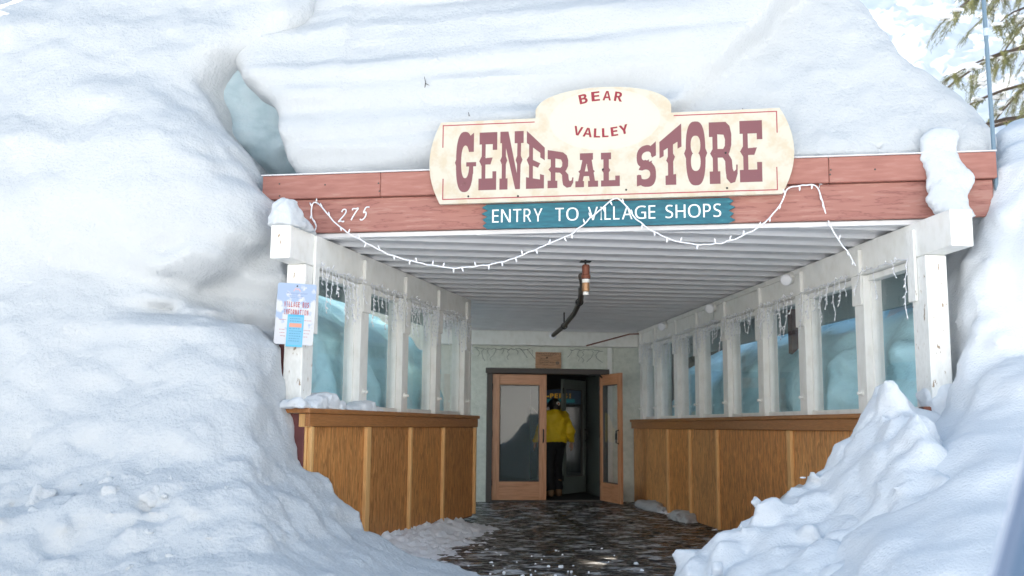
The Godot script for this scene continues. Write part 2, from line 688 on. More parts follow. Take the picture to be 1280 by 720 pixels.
func build_store() -> void:
	# roof with its fascia boards and corrugated underside
	var roof := thing("entrance_roof", "flat entrance roof with two-step faded red fascia and corrugated white underside", "roof", FX)
	var L := 5.743
	for r in [[-0.02, 1.005], [1.008, 4.56], [4.563, L + 0.025]]:
		part("upper_fascia_board", bx(r[0], r[1], 3.038, 3.238, -0.02, 0.045, 0.005), M.red, roof)
	part("lower_fascia_board", bx(-0.01, L, 2.752, 3.034, -0.03, 0.012, 0.006), M.red_worn, roof)
	part("drip_edge", bx(-0.03, L + 0.03, 3.2395, 3.25, -0.05, 0.055, 0.002), M.deck, roof)
	for s in [0.13, 0.135, 0.53, 0.99, 1.0, 4.57, 4.575, 4.9]:
		part("nail", MB.new().lathe(Vector3(s, 3.06 + fmod(s * 7.3, 0.14), 0.045), Vector3(0, 0, 1), [Vector2(0.008, 0), Vector2(0.006, 0.003), Vector2(0.0005, 0.004)], 8), M.casing, roof)
	var inv := FX.affine_inverse()
	# roof body: a slab between the deck and the snow
	var poly := PackedVector2Array()
	for p in [Vector3(-1.14, 0, -8.41), Vector3(4.36, 0, -6.86), Vector3(4.46, 0, -8.2), Vector3(4.46, 0, -15.7), Vector3(0.6, 0, -15.7), Vector3(0.56, 0, -12.4)]:
		var q: Vector3 = inv * p
		poly.append(Vector2(q.x, -minf(q.z, -0.032)))
	var slab := MB.new()
	slab.b = Transform3D(Basis(Vector3(1, 0, 0), -PI / 2), Vector3.ZERO)
	slab.prism(poly, 2.80, 3.236)
	part("roof_slab", slab, M.deck, roof)
	# corrugated deck, ribs across the walkway
	var pitch := 0.345
	var prof := []
	for k in 5: prof.append([0.0675 * k, 0.031])
	for k in range(1, 8): prof.append([0.27 + 0.064 * k / 7.0, 0.031 * (1.0 - pow(k / 7.0, 2.0))])
	var zf := -6.9
	var row := 0
	while zf > -15.6:
		var mb := MB.new()
		var pts := []
		for k in prof.size():
			pts.append([zf - prof[k][0], 2.708 + prof[k][1]])
		pts.append([zf - pitch, 2.708 + 0.031])
		for k in pts.size() - 1:
			var a = pts[k]
			var b = pts[k + 1]
			if a[0] < -15.82:
				break
			var xa := maxf(-0.694 - (a[0] + 8.165) * 0.3890 - 0.12, ((a[0] + 8.384) * 0.9622 + 0.035) / 0.2723 - 1.149)
			var xb := maxf(-0.694 - (b[0] + 8.165) * 0.3890 - 0.12, ((b[0] + 8.384) * 0.9622 + 0.035) / 0.2723 - 1.149)
			if a[0] < -12.2: xa = 0.7
			if b[0] < -12.2: xb = 0.7
			if minf(xa, xb) > 3.95: continue
			xa = minf(xa, 3.95)
			xb = minf(xb, 3.95)
			var na := Vector3(0, -absf(a[0] - b[0]), a[1] - b[1]).normalized()
			mb.quad(Vector3(xa, a[1], a[0]), Vector3(3.95, a[1], a[0]), Vector3(3.95, b[1], b[0]), Vector3(xb, b[1], b[0]), na)
		if mb.v.size():
			mb = smooth_by_z(mb)
			part("deck_rib", mb, M.deck, roof, inv)
		zf -= pitch
		row += 1
	var rafter := bx(0.02, L - 0.35, 2.712, 2.7505, -0.10, -0.031, 0.003)
	part("edge_beam", rafter, M.deck, roof)

	build_window_wall(true)
	build_window_wall(false)
	build_back_wall()

func smooth_by_z(mb: MB) -> MB:
	var acc := {}
	for k in mb.v.size():
		var key := int(round(mb.v[k].z * 2000.0)) * 2 + (1 if mb.n[k].z < -0.75 else 0)
		acc[key] = acc.get(key, Vector3.ZERO) + mb.n[k]
	for k in mb.v.size():
		mb.n[k] = acc[int(round(mb.v[k].z * 2000.0)) * 2 + (1 if mb.n[k].z < -0.75 else 0)].normalized()
	return mb

func build_window_wall(left: bool) -> void:
	var xf := LX if left else RX
	var label := "left window wall with white posts, snow-dark panes and low plywood half wall" if left else "longer right window wall with eight white posts and plywood half wall running back"
	var wall := thing("window_wall", label, "wall", xf)
	var posts := []       # [u0, u1] of the posts, from back to front or front to back
	var ends := []
	var wind := []
	var u_front := 0.0
	var sg := 1.0         # +1 where u grows away from the camera
	if left:
		posts = [[0.94, 1.12], [1.99, 2.16], [3.02, 3.18], [4.06, 4.24]]
		wind = [[0.02, 0.94], [1.12, 1.99], [2.16, 3.02], [3.18, 4.06]]
	else:
		sg = -1.0
		var far := [-7.98, -9.20, -10.31, -11.47, -12.60, -13.60, -14.69, -15.58]
		for z in far:
			posts.append([z + 15.83, z + 16.0])
		wind = [[8.02, 8.79]]
		for k in far.size() - 1:
			wind.append([far[k + 1] + 16.0, far[k] + 15.83])
	# header beam, its end standing out past the roof edge
	var h0 := -0.47 if left else -0.02
	var h1 := 4.28 if left else 9.38
	part("header_beam", bx(h0, h1, 2.45, 2.712, -0.165, 0.0, 0.006), M.white, wall)
	if left:
		part("beam_end", bx(-0.474, -0.40, 2.448, 2.714, -0.167, 0.002, 0.006), M.white_flaked, wall)
	# corner post
	if left:
		part("corner_post", bx(-0.19, 0.0, 1.20, 2.447, -0.165, -0.003, 0.006), M.white_flaked, wall)
		part("corner_plate", bx(-0.06, 0.02, 1.9, 2.70, 0.0, 0.02, 0.003), M.white, wall)
		part("base_board", bx(-0.20, 0.0, 0.0, 1.197, -0.18, -0.012, 0.006), M.dark_red, wall)
		part("side_board", bx(-0.16, -0.11, 1.2, 2.2, -0.225, -0.168, 0.004), M.dark_red, wall)
	else:
		part("corner_post", bx(8.80, 9.02, 1.20, 2.447, -0.165, -0.003, 0.006), M.white_flaked, wall)
		part("corner_plate", bx(8.79, 8.90, 2.12, 2.66, 0.0, 0.022, 0.003), M.white_flaked, wall)
		part("base_board", bx(8.78, 9.03, 0.0, 1.197, -0.18, -0.012, 0.006), M.dark_red, wall)
	for p in posts:
		part("post", bx(p[0], p[1], 1.302, 2.447, -0.165, -0.002, 0.005), M.white, wall)
		var e: float = p[0] if left else p[1]
		part("post_plate", bx(p[0], p[1] - 0.005, 2.14 + 0.06 * sin(p[0] * 9.0), 2.445, 0.0, 0.018, 0.003), M.white, wall)
		part("header_strip", bx(e - 0.005 * sg, e + 0.045 * sg, 2.447, 2.66, 0.001, 0.034, 0.003), M.white, wall)
		var kb := MB.new().lathe(Vector3((p[0] + p[1]) * 0.5, 1.47, -0.002), Vector3(0, 0, 1), [Vector2(0.026, 0), Vector2(0.028, 0.008), Vector2(0.014, 0.012), Vector2(0.012, 0.03), Vector2(0.017, 0.036), Vector2(0.012, 0.045), Vector2(0.001, 0.047)], 10)
		part("knob", kb, M.white, wall)
	for p in wind:
		var f := MB.new()
		var a: float = p[0] + 0.002
		var b: float = p[1] - 0.002
		f.box(Vector3(a, 2.395, -0.125), Vector3(b, 2.447, -0.045), 0.004)
		f.box(Vector3(a, 1.302, -0.125), Vector3(b, 1.345, -0.045), 0.004)
		f.box(Vector3(a, 1.345, -0.12), Vector3(a + 0.028, 2.395, -0.06), 0.003)
		f.box(Vector3(b - 0.028, 1.345, -0.12), Vector3(b, 2.395, -0.06), 0.003)
		var w := part("window", f, M.white, wall)
		var g := MB.new()
		g.quad(Vector3(a + 0.02, 1.335, -0.092), Vector3(b - 0.02, 1.335, -0.092), Vector3(b - 0.02, 2.405, -0.092), Vector3(a + 0.02, 2.405, -0.092), Vector3(0, 0, 1))
		part("pane", g, M.pane, w)
	# half wall
	var c0 := -0.27 if left else 0.02
	var c1 := 4.34 if left else 8.55
	part("cap_board", bx(c0, c1, 1.262, 1.300, -0.20, 0.115, 0.006), M.cap, wall)
	part("cap_trim", bx(c0 + 0.04, c1 - 0.03, 1.160, 1.260, 0.0605, 0.100, 0.004), M.cap, wall)
	part("backing", bx(c0 + 0.06, c1 - 0.05, 0.10 if left else 0.0, 1.259, -0.16, 0.044, 0.004), M.dark_red, wall)
	var edges := [-0.15, 0.976, 2.06, 3.08, 4.26] if left else [0.05, 2.16, 3.22, 4.34, 6.55, 8.5]
	for k in edges.size() - 1:
		part("plywood_panel", bx(edges[k] + 0.002, edges[k + 1] - 0.002, 0.12 if left else 0.005, 1.158, 0.047, 0.060, 0.002), M.ply[(k * 2 + (1 if left else 0)) % 4], wall)
	for k in edges.size():
		if not left and (k == 0 or k == 5): continue
		var wd := 0.045
		var e: float = edges[k]
		if (left and k == 1) or (not left and k == 4):
			wd = 0.085
		part("batten", bx(e - wd * 0.5, e + wd * 0.5, 0.14 if left else 0.005, 1.158, 0.0605, 0.096, 0.003), M.batten, wall)
	if left:
		part("end_stud", bx(-0.195, -0.155, 0.1, 1.16, -0.02, 0.058, 0.004), M.batten, wall)
		part("end_block", bx(-0.215, -0.16, 1.155, 1.258, 0.0, 0.09, 0.004), M.batten, wall)
		part("end_board", bx(4.262, 4.33, 0.1, 2.4, -0.17, -0.003, 0.004), M.white, wall)
		part("eave_board", bx(0.25, 4.35, 2.36, 2.799, -0.47, -0.44, 0.004), M.eave, wall)
	else:
		part("eave_board", bx(0.1, 8.5, 2.26, 2.799, -0.64, -0.61, 0.004), M.eave, wall)
		# conduit along the top of the header
		part("conduit", MB.new().tube([Vector3(0.3, 2.655, 0.012), Vector3(3.0, 2.652, 0.012), Vector3(6.8, 2.657, 0.012)], 0.009, 0.009, 6), M.white, wall)
		for k in 2:
			part("outer_board", bx(5.1 - k * 2.3, 5.2 - k * 2.3, 0.4, 2.5, -0.60, -0.52, 0.004), M.dark_red, wall)

func build_back_wall() -> void:
	var z := -15.83
	var wall := thing("back_wall", "pale green stucco wall at the end of the covered walkway, with the doorway", "wall", Transform3D(Basis(), Vector3(0, 0, z)))
	part("wall_face", bx(0.3, 1.388, 0, 2.9, -0.14, 0.0, 0.004), M.green_wall, wall)
	part("wall_face", bx(3.336, 4.4, 0, 2.9, -0.14, 0.0, 0.004), M.green_wall, wall)
	part("wall_face", bx(1.390, 3.334, 2.10, 2.9, -0.14, 0.0, 0.004), M.green_wall, wall)
	part("crossbeam", bx(0.6, 3.80, 2.452, 2.685, 0.003, 0.20, 0.008), M.white, wall)
	part("soffit_board", bx(0.6, 3.80, 2.688, 2.80, 0.003, 0.16, 0.004), M.deck, wall)
	var f := part("door_frame", bx(1.389, 1.476, 0, 2.012, -0.13, 0.035, 0.004), M.casing, wall)
	part("jamb", bx(3.225, 3.334, 0, 2.012, -0.13, 0.035, 0.004), M.casing, f)
	part("head_casing", bx(1.365, 3.36, 2.014, 2.098, -0.13, 0.05, 0.006), M.casing, f)
	part("threshold", bx(1.478, 3.222, 0.0, 0.026, -0.12, 0.02, 0.004), M.casing, f)
	part("white_trim", bx(3.337, 3.41, 0.0, 2.45, 0.002, 0.03, 0.004), M.white, wall)
	# the shop front runs on to the left past an open side passage
	part("upper_wall", bx(0.3, 4.4, 2.904, 5.4, -0.14, 0.0, 0.004), M.green_wall, wall)
	part("far_wall", bx(-9.0, 0.298, 0, 5.4, -0.14, 0.0, 0.004), M.green_wall, wall)
	part("far_roof", bx(-9.0, 4.6, 5.402, 5.6, -7.0, 0.5, 0.01), M.deck, wall)
	# conduit slanting over the beam at the right
	part("conduit", MB.new().tube([Vector3(2.95, 2.46, 0.215), Vector3(3.45, 2.60, 0.22), Vector3(3.66, 2.66, 0.22), Vector3(3.9, 2.67, 0.21)], 0.011, 0.011, 6), M.copper, wall)
	part("outlet_cover", bx(3.455, 3.49, 0.98, 1.08, 0.001, 0.012, 0.003), M.black, wall)

	make_door("entry_door", "closed left entrance door of orange-brown wood with one tall pane", Transform3D(Basis(), Vector3(1.480, 0.03, -15.83)), 0.868, M.fir, M.fir_across, true)
	var open := Transform3D(Basis(Vector3.UP, -1.41), Vector3(3.205, 0.03, -15.80))
	var d2 := make_door("entry_door", "right entrance door swung open outward, narrow and brown seen nearly edge on", open, 0.868, M.fir, M.fir_across, false)
	part("closer_arm", MB.new().tube([Vector3(0.15, 1.93, 0.02), Vector3(0.35, 1.96, 0.14), Vector3(0.1, 1.97, 0.22)], 0.014, 0.014, 6), M.black, d2)
	make_door("inner_door", "grey-green inner door standing half open behind the person", Transform3D(Basis(Vector3.UP, 0.905), Vector3(2.84, 0.03, -17.2)), 0.86, M.inner, M.inner, true)

func make_door(called: String, label: String, xf: Transform3D, w: float, m: Material, across: Material, handle_right: bool) -> Node3D:
	var d := thing(called, label, "door", xf)
	var sw := 0.115
	part("stile", bx(0, sw, 0, 1.972, -0.045, 0.0, 0.004), m, d)
	part("stile", bx(w - sw, w, 0, 1.972, -0.045, 0.0, 0.004), m, d)
	part("top_rail", bx(sw, w - sw, 1.805, 1.972, -0.043, -0.002, 0.004), across, d)
	part("bottom_rail", bx(sw, w - sw, 0, 0.285, -0.043, -0.002, 0.004), across, d)
	var bead := MB.new()
	bead.box(Vector3(sw, 0.285, -0.038), Vector3(sw + 0.015, 1.805, -0.006), 0.003)
	bead.box(Vector3(w - sw - 0.015, 0.285, -0.038), Vector3(w - sw, 1.805, -0.006), 0.003)
	bead.box(Vector3(sw + 0.015, 0.285, -0.038), Vector3(w - sw - 0.015, 0.30, -0.006), 0.003)
	bead.box(Vector3(sw + 0.015, 1.79, -0.038), Vector3(w - sw - 0.015, 1.805, -0.006), 0.003)
	part("glazing_bead", bead, M.casing, d)
	var g := MB.new()
	g.quad(Vector3(sw + 0.01, 0.29, -0.022), Vector3(w - sw - 0.01, 0.29, -0.022), Vector3(w - sw - 0.01, 1.80, -0.022), Vector3(sw + 0.01, 1.80, -0.022), Vector3(0, 0, 1))
	part("pane", g, M.door_pane, d)
	var hx := w - 0.055 if handle_right else w - 0.055
	part("handle", MB.new().tube([Vector3(hx, 0.90, 0.004), Vector3(hx, 0.91, 0.045), Vector3(hx, 1.09, 0.045), Vector3(hx, 1.10, 0.004)], 0.011, 0.011, 8), M.black, d)
	for y in [0.22, 0.98, 1.72]:
		part("hinge", MB.new().tube([Vector3(-0.004, y, 0.006), Vector3(-0.004, y + 0.1, 0.006)], 0.009, 0.009, 8), M.black, d)
	return d

# ------------------------------------------------------------------ snow
func snow_object(called: String, label: String, f: Callable, lo: Vector3, hi: Vector3, h: float, m: Material, xf := Transform3D(), category := "snowbank", slack := 0.12) -> MeshInstance3D:
	var o := part(called, nets(f, lo, hi, h, slack), m, self, xf)
	tag(o, label, category)
	return o

var left_field: Callable
var pile_field: Callable

func build_snow() -> void:
	var a1 := noise(0.55, 201, 2)
	var a2 := noise(1.7, 202, 2)
	var a3 := noise(4.6, 203, 2)
	var strat := noise(2.3, 204, 3)
	var clod := noise(2.6, 205, 1, FastNoiseLite.TYPE_CELLULAR)
	clod.cellular_return_type = FastNoiseLite.RETURN_DISTANCE2_SUB
	clod.cellular_jitter = 1.0

	# left bank: a lower pile against the wall and an overhanging mass above it
	var ls := lut([Vector2(0, 2.45), Vector2(0.06, 2.0), Vector2(0.13, 1.72), Vector2(0.24, 1.38), Vector2(0.45, 0.97), Vector2(0.9, 0.55), Vector2(1.2, 0.43), Vector2(1.43, 0.38), Vector2(1.75, 0.33), Vector2(1.92, 0.18), Vector2(2.05, -0.15), Vector2(2.2, -0.7), Vector2(2.4, -2.0)], 0, 5.8)
	var lt := lut([Vector2(0, 3.5), Vector2(0.3, 2.55), Vector2(0.6, 1.95), Vector2(1.0, 1.45), Vector2(1.5, 1.08), Vector2(1.9, 0.85), Vector2(2.1, 0.62), Vector2(2.3, 0.3), Vector2(2.6, -0.3)], 0, 5.8)
	var us := lut([Vector2(1.9, -0.75), Vector2(2.3, -0.35), Vector2(2.5, -0.02), Vector2(2.62, 0.14), Vector2(2.77, 0.21), Vector2(2.95, 0.16), Vector2(3.2, -0.10), Vector2(3.4, -0.24), Vector2(3.85, -0.53), Vector2(4.1, -0.60), Vector2(4.3, -0.5), Vector2(4.55, -0.1), Vector2(4.9, 0.2)], 0, 5.8)
	var ut := lut([Vector2(1.9, 0.45), Vector2(2.3, 0.55), Vector2(2.6, 0.66), Vector2(3.0, 0.68), Vector2(3.4, 0.55), Vector2(3.8, 0.36), Vector2(4.2, 0.12), Vector2(4.6, -0.08), Vector2(5.0, -0.30), Vector2(5.4, -0.75), Vector2(5.8, -1.4)], 0, 5.8)
	left_field = func(p: Vector3) -> float:
		var y := p.y
		var bulge := 0.16 * a1.get_noise_3d(p.x, y * 1.2, p.z)
		var l := smax((p.z - look(lt, 0, 5.8, y)) * 0.62, (p.x - look(ls, 0, 5.8, y)) * 0.78, 0.3)
		l = maxf(l, minf(p.x - 0.31, 0.24 - p.z))
		var pk := 2.15 + 0.25 * clampf(-p.x - 0.9, 0.0, 1.2)
		l = smax(l, (y - pk) * 0.8, 0.25)
		var u := smax((p.z - look(ut, 0, 5.8, y + 0.18 * smoothstep(-2.3, -3.0, p.x) * smoothstep(3.8, 4.8, y)) - 0.10 * clampf(-p.x - 0.5, 0.0, 3.0)) * 0.8, (p.x - look(us, 0, 5.8, y)) * 0.85, 0.42)
		u = smax(u, 1.75 - y + 0.35 * sin(p.x * 1.4) , 0.3)
		var d := smin(l, u, lerpf(0.7, 0.16, smoothstep(-1.5, -0.45, p.x)))
		# recessed folds under the overhang, beside the corner post
		var fold := smax(maxf(p.z - 0.10 + 0.35 * maxf(p.x, -1.5) * 0.3, p.x - 0.22), absf(y - 2.2) - 0.65, 0.1)
		d = smin(d, fold, 0.14)
		d = maxf(d, minf(minf(p.x + 0.75, -0.38 - p.z), 2.95 - y))
		# plough berm along the foot
		var q := Vector3(-1.1, 0.30, 2.25)
		var e := Vector3(0.15, 0.42, 1.75)
		var k := clampf((p - q).dot(e - q) / (e - q).length_squared(), 0.0, 1.0)
		var dd := p.distance_to(q.lerp(e, k)) - 0.30
		d = smin(d, dd, 0.22)
		if absf(d) < 0.5:
			var rough := smoothstep(1.3, 0.35, y)
			d += bulge * lerpf(0.3, 0.75, smoothstep(1.5, 2.3, y))
			d += (0.032 + 0.05 * rough) * a2.get_noise_3dv(p * 1.2)
			d += (0.012 + 0.022 * rough) * a3.get_noise_3dv(p * 1.25)
			var patchy := smoothstep(-0.1, 0.35, a1.get_noise_3dv(p * 2.3) + 0.55 * rough - 0.25)
			if patchy > 0.01:
				var berm := rough * smoothstep(0.9, 0.2, p.x) * smoothstep(1.0, 1.6, p.z)
				d -= patchy * (0.04 * rough + 0.07 * berm + 0.008) * minf(clod.get_noise_3dv(p * 1.5) + 1.0, 0.7) + patchy * (0.018 * rough + 0.035 * berm + 0.006) * minf(clod.get_noise_3dv(p * 4.0) + 1.0, 0.7) - 0.02 * rough - 0.03 * berm
			if y < 2.8 and p.x > -1.0 and p.x < 0.35 and y > 1.9:
				d += 0.04 * smoothstep(-1.0, -0.5, p.x) * sin(y * 23.0 + 2.4 * p.x + 3.0 * a2.get_noise_3dv(p * 0.6)) * smoothstep(2.75, 2.5, y)
			# crust lines: faint steps that fall to the right
			if y > 0.9:
				d += 0.016 * absf(a3.get_noise_2d((y + p.x * 0.35) * 1.1, (p.x - p.z) * 0.22))
		return d
	snow_object("snow_bank", "huge smooth snow bank left of the entrance, overhanging above a lower pile", left_field, Vector3(-5.0, -0.12, -1.7), Vector3(2.7, 5.9, 4.3), 0.042, M.snow, FX, "snowbank", 0.26)

	# roof snow, cut face in layers
	var rl := lut([Vector2(3.24, 0.2), Vector2(3.45, 0.1), Vector2(3.8, 0.02), Vector2(3.95, -0.02), Vector2(4.08, -0.25), Vector2(4.25, -0.42), Vector2(4.45, -0.55), Vector2(4.7, -0.75), Vector2(5.0, -1.3), Vector2(5.4, -1.4)], 3.0, 6.6)
	var rt := lut([Vector2(3.24, -0.10), Vector2(3.34, -0.06), Vector2(3.7, -0.05), Vector2(4.0, -0.07), Vector2(4.4, -0.13), Vector2(4.7, -0.24), Vector2(5.0, -0.42), Vector2(5.6, -0.7), Vector2(6.2, -1.3), Vector2(6.6, -2.6)], 3.0, 6.6)
	var rr := lut([Vector2(3.24, 5.86), Vector2(3.45, 5.88), Vector2(3.62, 5.85), Vector2(3.85, 5.64), Vector2(4.166, 5.34), Vector2(4.5, 5.2), Vector2(5.0, 5.05), Vector2(6.0, 4.7)], 3.0, 6.6)
	var roof_field := func(p: Vector3) -> float:
		var y := p.y
		var ly := y - 0.04 * p.x + 0.03 * a2.get_noise_2d(p.x * 0.5, y)
		var m := smoothstep(-0.08, 0.12, (p.x - 3.38) - (y - 3.68) * 0.92 + 0.06 * a2.get_noise_2d(p.x, y))
		var t := look(rt, 3.0, 6.6, y)
		var ridge := strat.get_noise_2d((y - 0.035 * p.x) * 1.5, p.x * 0.07)
		var ledge := strat.get_noise_2d((y - 0.03 * p.x) * 0.62 + 40.0, p.x * 0.045)
		t += (1.0 - m) * (0.04 * ridge + 0.15 * ledge - 0.03 - 0.02 * smoothstep(3.50, 3.57, ly) - 0.015 * smoothstep(3.69, 3.74, ly) - 0.035 * smoothstep(3.97, 4.04, ly) - 0.02 * smoothstep(4.25, 4.30, ly) + 0.02 * smoothstep(3.57, 3.70, ly) + 0.04 * smoothstep(3.76, 3.97, ly) + 0.03 * smoothstep(4.06, 4.24, ly))
		t = lerpf(t, 0.015 - (y - 3.24) * 0.40 - 0.03 * absf(p.x - 4.6), m)
		var d := (p.z - t) * 0.9
		d = smax(d, (lerpf(look(rl, 3.0, 6.6, y), 0.3 - 0.17 * p.z, smoothstep(-0.7, -1.2, p.z)) - p.x) * 0.85, 0.12 if y < 3.9 else 0.3)
		d = smax(d, (p.x - look(rr, 3.0, 6.6, y) - 0.30 * minf(p.z + 0.5, 0.0)) * 0.7, 0.22)
		d = maxf(d, 3.252 - y)
		# wind lip on the left end
		if absf(d) < 0.4:
			d += 0.10 * a1.get_noise_3dv(p * 1.4) * (1.0 if p.x < 0.6 and y > 3.9 else 0.25)
			d += (0.018 + 0.014 * m) * a2.get_noise_3d(p.x, p.y * 1.6, p.z) + (0.008 + 0.006 * m) * a3.get_noise_3dv(p * 1.4) - 0.012 * (0.3 + m) * minf(clod.get_noise_3dv(p * 2.2) + 1.0, 0.7)
			if y < 3.36:
				d += 0.028 * a3.get_noise_2d(p.x * 1.3, 3.0) * smoothstep(3.36, 3.26, y)
		return d
	snow_object("roof_snow", "deep layered snow lying on the entrance roof above the red fascia", roof_field, Vector3(-1.9, 3.15, -8.7), Vector3(6.3, 7.0, 0.5), 0.046, M.snow, FX, "snow")

	# old packed snow deep in the gap and outside the left windows
	var pg := lut([Vector2(0, 0.02), Vector2(1.3, 0.04), Vector2(1.7, 0.12), Vector2(2.0, 0.24), Vector2(2.2, 0.42), Vector2(2.45, 0.85), Vector2(2.7, 1.3), Vector2(3.2, 2.0), Vector2(3.6, 2.4), Vector2(4.2, 2.6)], 0, 5.8)
	var pf := lut([Vector2(0, 0.0), Vector2(2.4, -0.05), Vector2(2.7, -0.25), Vector2(3.0, -0.75), Vector2(3.35, -0.85), Vector2(3.6, -0.62), Vector2(3.9, -0.52), Vector2(4.3, -0.28), Vector2(5.2, -0.5)], 0, 5.8)
	var gap_field := func(p: Vector3) -> float:
		var wall := 0.5 + (0.09 - p.z) * 0.0945 - 0.19
		var open := smoothstep(-0.85, -1.35, p.z)
		var gp := lerpf(look(pg, 0, 5.8, minf(p.y, 2.55)) * smoothstep(3.35, 2.6, p.y), look(pg, 0, 5.8, p.y), open)
		var d := smax((p.x - (wall - gp)) * 0.85, (p.z - look(pf, 0, 5.8, p.y)) * 0.85, 0.2)
		if absf(d) < 0.5:
			d += 0.13 * a2.get_noise_3dv(p * 0.9) + 0.05 * absf(a3.get_noise_3dv(p * 0.55)) + 0.02 * a3.get_noise_3dv(p)
			if p.y > 2.7: d -= 0.16 * minf(clod.get_noise_3dv(p * 0.9) + 1.0, 0.7) + 0.04 * minf(clod.get_noise_3dv(p * 2.6) + 1.0, 0.7) - 0.08
			d = maxf(d, maxf(p.x - wall + 0.015, -4.0 - p.z))
		return d
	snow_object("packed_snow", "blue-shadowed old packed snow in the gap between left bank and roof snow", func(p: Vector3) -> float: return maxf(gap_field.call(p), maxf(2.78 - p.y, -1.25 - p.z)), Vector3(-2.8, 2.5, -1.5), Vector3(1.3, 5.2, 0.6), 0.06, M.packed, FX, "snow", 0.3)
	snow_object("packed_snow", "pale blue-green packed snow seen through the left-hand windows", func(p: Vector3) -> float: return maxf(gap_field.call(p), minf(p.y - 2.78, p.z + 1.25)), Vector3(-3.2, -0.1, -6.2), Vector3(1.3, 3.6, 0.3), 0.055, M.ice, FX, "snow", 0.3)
	var pr := lut([Vector2(0, 0.02), Vector2(1.3, 0.05), Vector2(1.8, 0.15), Vector2(2.1, 0.38), Vector2(2.4, 0.85), Vector2(2.7, 1.5), Vector2(3.2, 2.4)], 0, 5.8)
	var side_field := func(p: Vector3) -> float:
		var d := (3.995 + look(pr, 0, 5.8, p.y) + 0.35 * smoothstep(-12.6, -13.8, p.z) - p.x) * 0.85
		d = maxf(d, p.y - 3.2)
		if absf(d) < 0.5:
			d += 0.15 * a2.get_noise_3dv(p * 0.9) + 0.06 * absf(a3.get_noise_3dv(p * 0.5)) + 0.02 * a3.get_noise_3dv(p)
			d = maxf(d, 4.01 - p.x)
		return d
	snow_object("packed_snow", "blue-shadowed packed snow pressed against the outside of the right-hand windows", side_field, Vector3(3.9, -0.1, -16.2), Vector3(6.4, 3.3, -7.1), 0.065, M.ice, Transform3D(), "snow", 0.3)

	# right bank
	var ds := lut([Vector2(0, 3.9), Vector2(0.5, 4.35), Vector2(0.9, 4.85), Vector2(1.15, 5.2), Vector2(1.3, 5.36), Vector2(1.5, 5.38), Vector2(2.0, 5.45), Vector2(2.4, 5.55), Vector2(2.7, 5.66), Vector2(3.0, 5.82), Vector2(3.5, 5.9)], 0, 5.8)
	var dt := lut([Vector2(0, 4.2), Vector2(0.5, 3.1), Vector2(1.0, 2.0), Vector2(1.4, 1.05), Vector2(1.7, 0.6), Vector2(2.1, 0.42), Vector2(2.6, 0.3), Vector2(3.1, 0.18), Vector2(3.5, -0.2), Vector2(3.9, -0.9)], 0, 5.8)
	var right_field := func(p: Vector3) -> float:
		var d := smax((p.z - look(dt, 0, 5.8, p.y)) * 0.75, (look(ds, 0, 5.8, p.y) - p.x) * 0.75, 0.45)
		d = smax(d, (p.y - 3.72 - 0.1 * (p.x - 5.8)) * 0.8, 0.3)
		if absf(d) < 0.5:
			d += 0.10 * a1.get_noise_3dv(p * 1.7) + 0.05 * a2.get_noise_3dv(p) + 0.016 * a3.get_noise_3dv(p * 1.3) - 0.03 * minf(clod.get_noise_3dv(p * 1.3) + 1.0, 0.7) - 0.014 * minf(clod.get_noise_3dv(p * 3.5) + 1.0, 0.7)
			d -= 0.12 * exp(-pow((p.y - 1.05 - 0.1 * p.x + 0.55) / 0.12, 2.0)) * 0.35
		return d
	snow_object("snow_bank", "tall snow bank right of the entrance, leaning on the right corner post", right_field, Vector3(3.6, -0.1, -2.4), Vector3(8.6, 4.3, 4.4), 0.048, M.snow_mid, FX)

	# shovelled pile before the right half wall
	var pp := lut([Vector2(1.66, -0.25), Vector2(1.74, -0.05), Vector2(1.82, 0.15), Vector2(2.0, 0.33), Vector2(2.22, 0.56), Vector2(2.55, 0.74), Vector2(2.97, 0.92), Vector2(3.13, 1.15), Vector2(3.25, 1.35), Vector2(3.34, 1.49), Vector2(3.46, 1.555), Vector2(3.56, 1.49), Vector2(3.7, 1.34), Vector2(3.9, 1.27), Vector2(4.4, 1.25), Vector2(5.2, 1.3)], 1.0, 5.4)
	pile_field = func(p: Vector3) -> float:
		var z := p.z + 6.75 + 0.25 * a1.get_noise_2d(p.x * 1.5, 3.0)
		var x := p.x + 0.30 * maxf(z, 0.0)
		var hgt := look(pp, 1.0, 5.4, x)
		if z > 0.0:
			hgt -= (0.34 * z + 0.08 * z * z) * (1.0 - 0.62 * smoothstep(3.45, 4.5, x))
			hgt = maxf(hgt, 0.10 * (p.x - 0.6) * 1.3 - 0.14 + 0.05 * (z - 2.0))
		else:
			hgt -= 1.25 * -z
		var d := (p.y - hgt) * 0.6
		if absf(d) < 0.4:
			d += 0.055 * a2.get_noise_3dv(p * 1.1) + 0.022 * a3.get_noise_3dv(p * 0.85) + 0.010 * a3.get_noise_3dv(p * 2.6) + 0.05
			var pt := smoothstep(-0.35, 0.25, a2.get_noise_3dv(p * 0.7))
			d -= (0.045 + 0.085 * pt) * minf(clod.get_noise_3dv(p * 1.25) + 1.0, 0.75) + (0.018 + 0.036 * pt) * minf(clod.get_noise_3dv(p * 3.6) + 1.0, 0.7)
		return d
	snow_object("snow_pile", "pointed pile of shovelled snow in front of the right half wall", pile_field, Vector3(0.9, -0.12, -8.4), Vector3(5.3, 1.85, -3.6), 0.033, M.snow_mid, Transform3D(), "snow pile", 0.2)

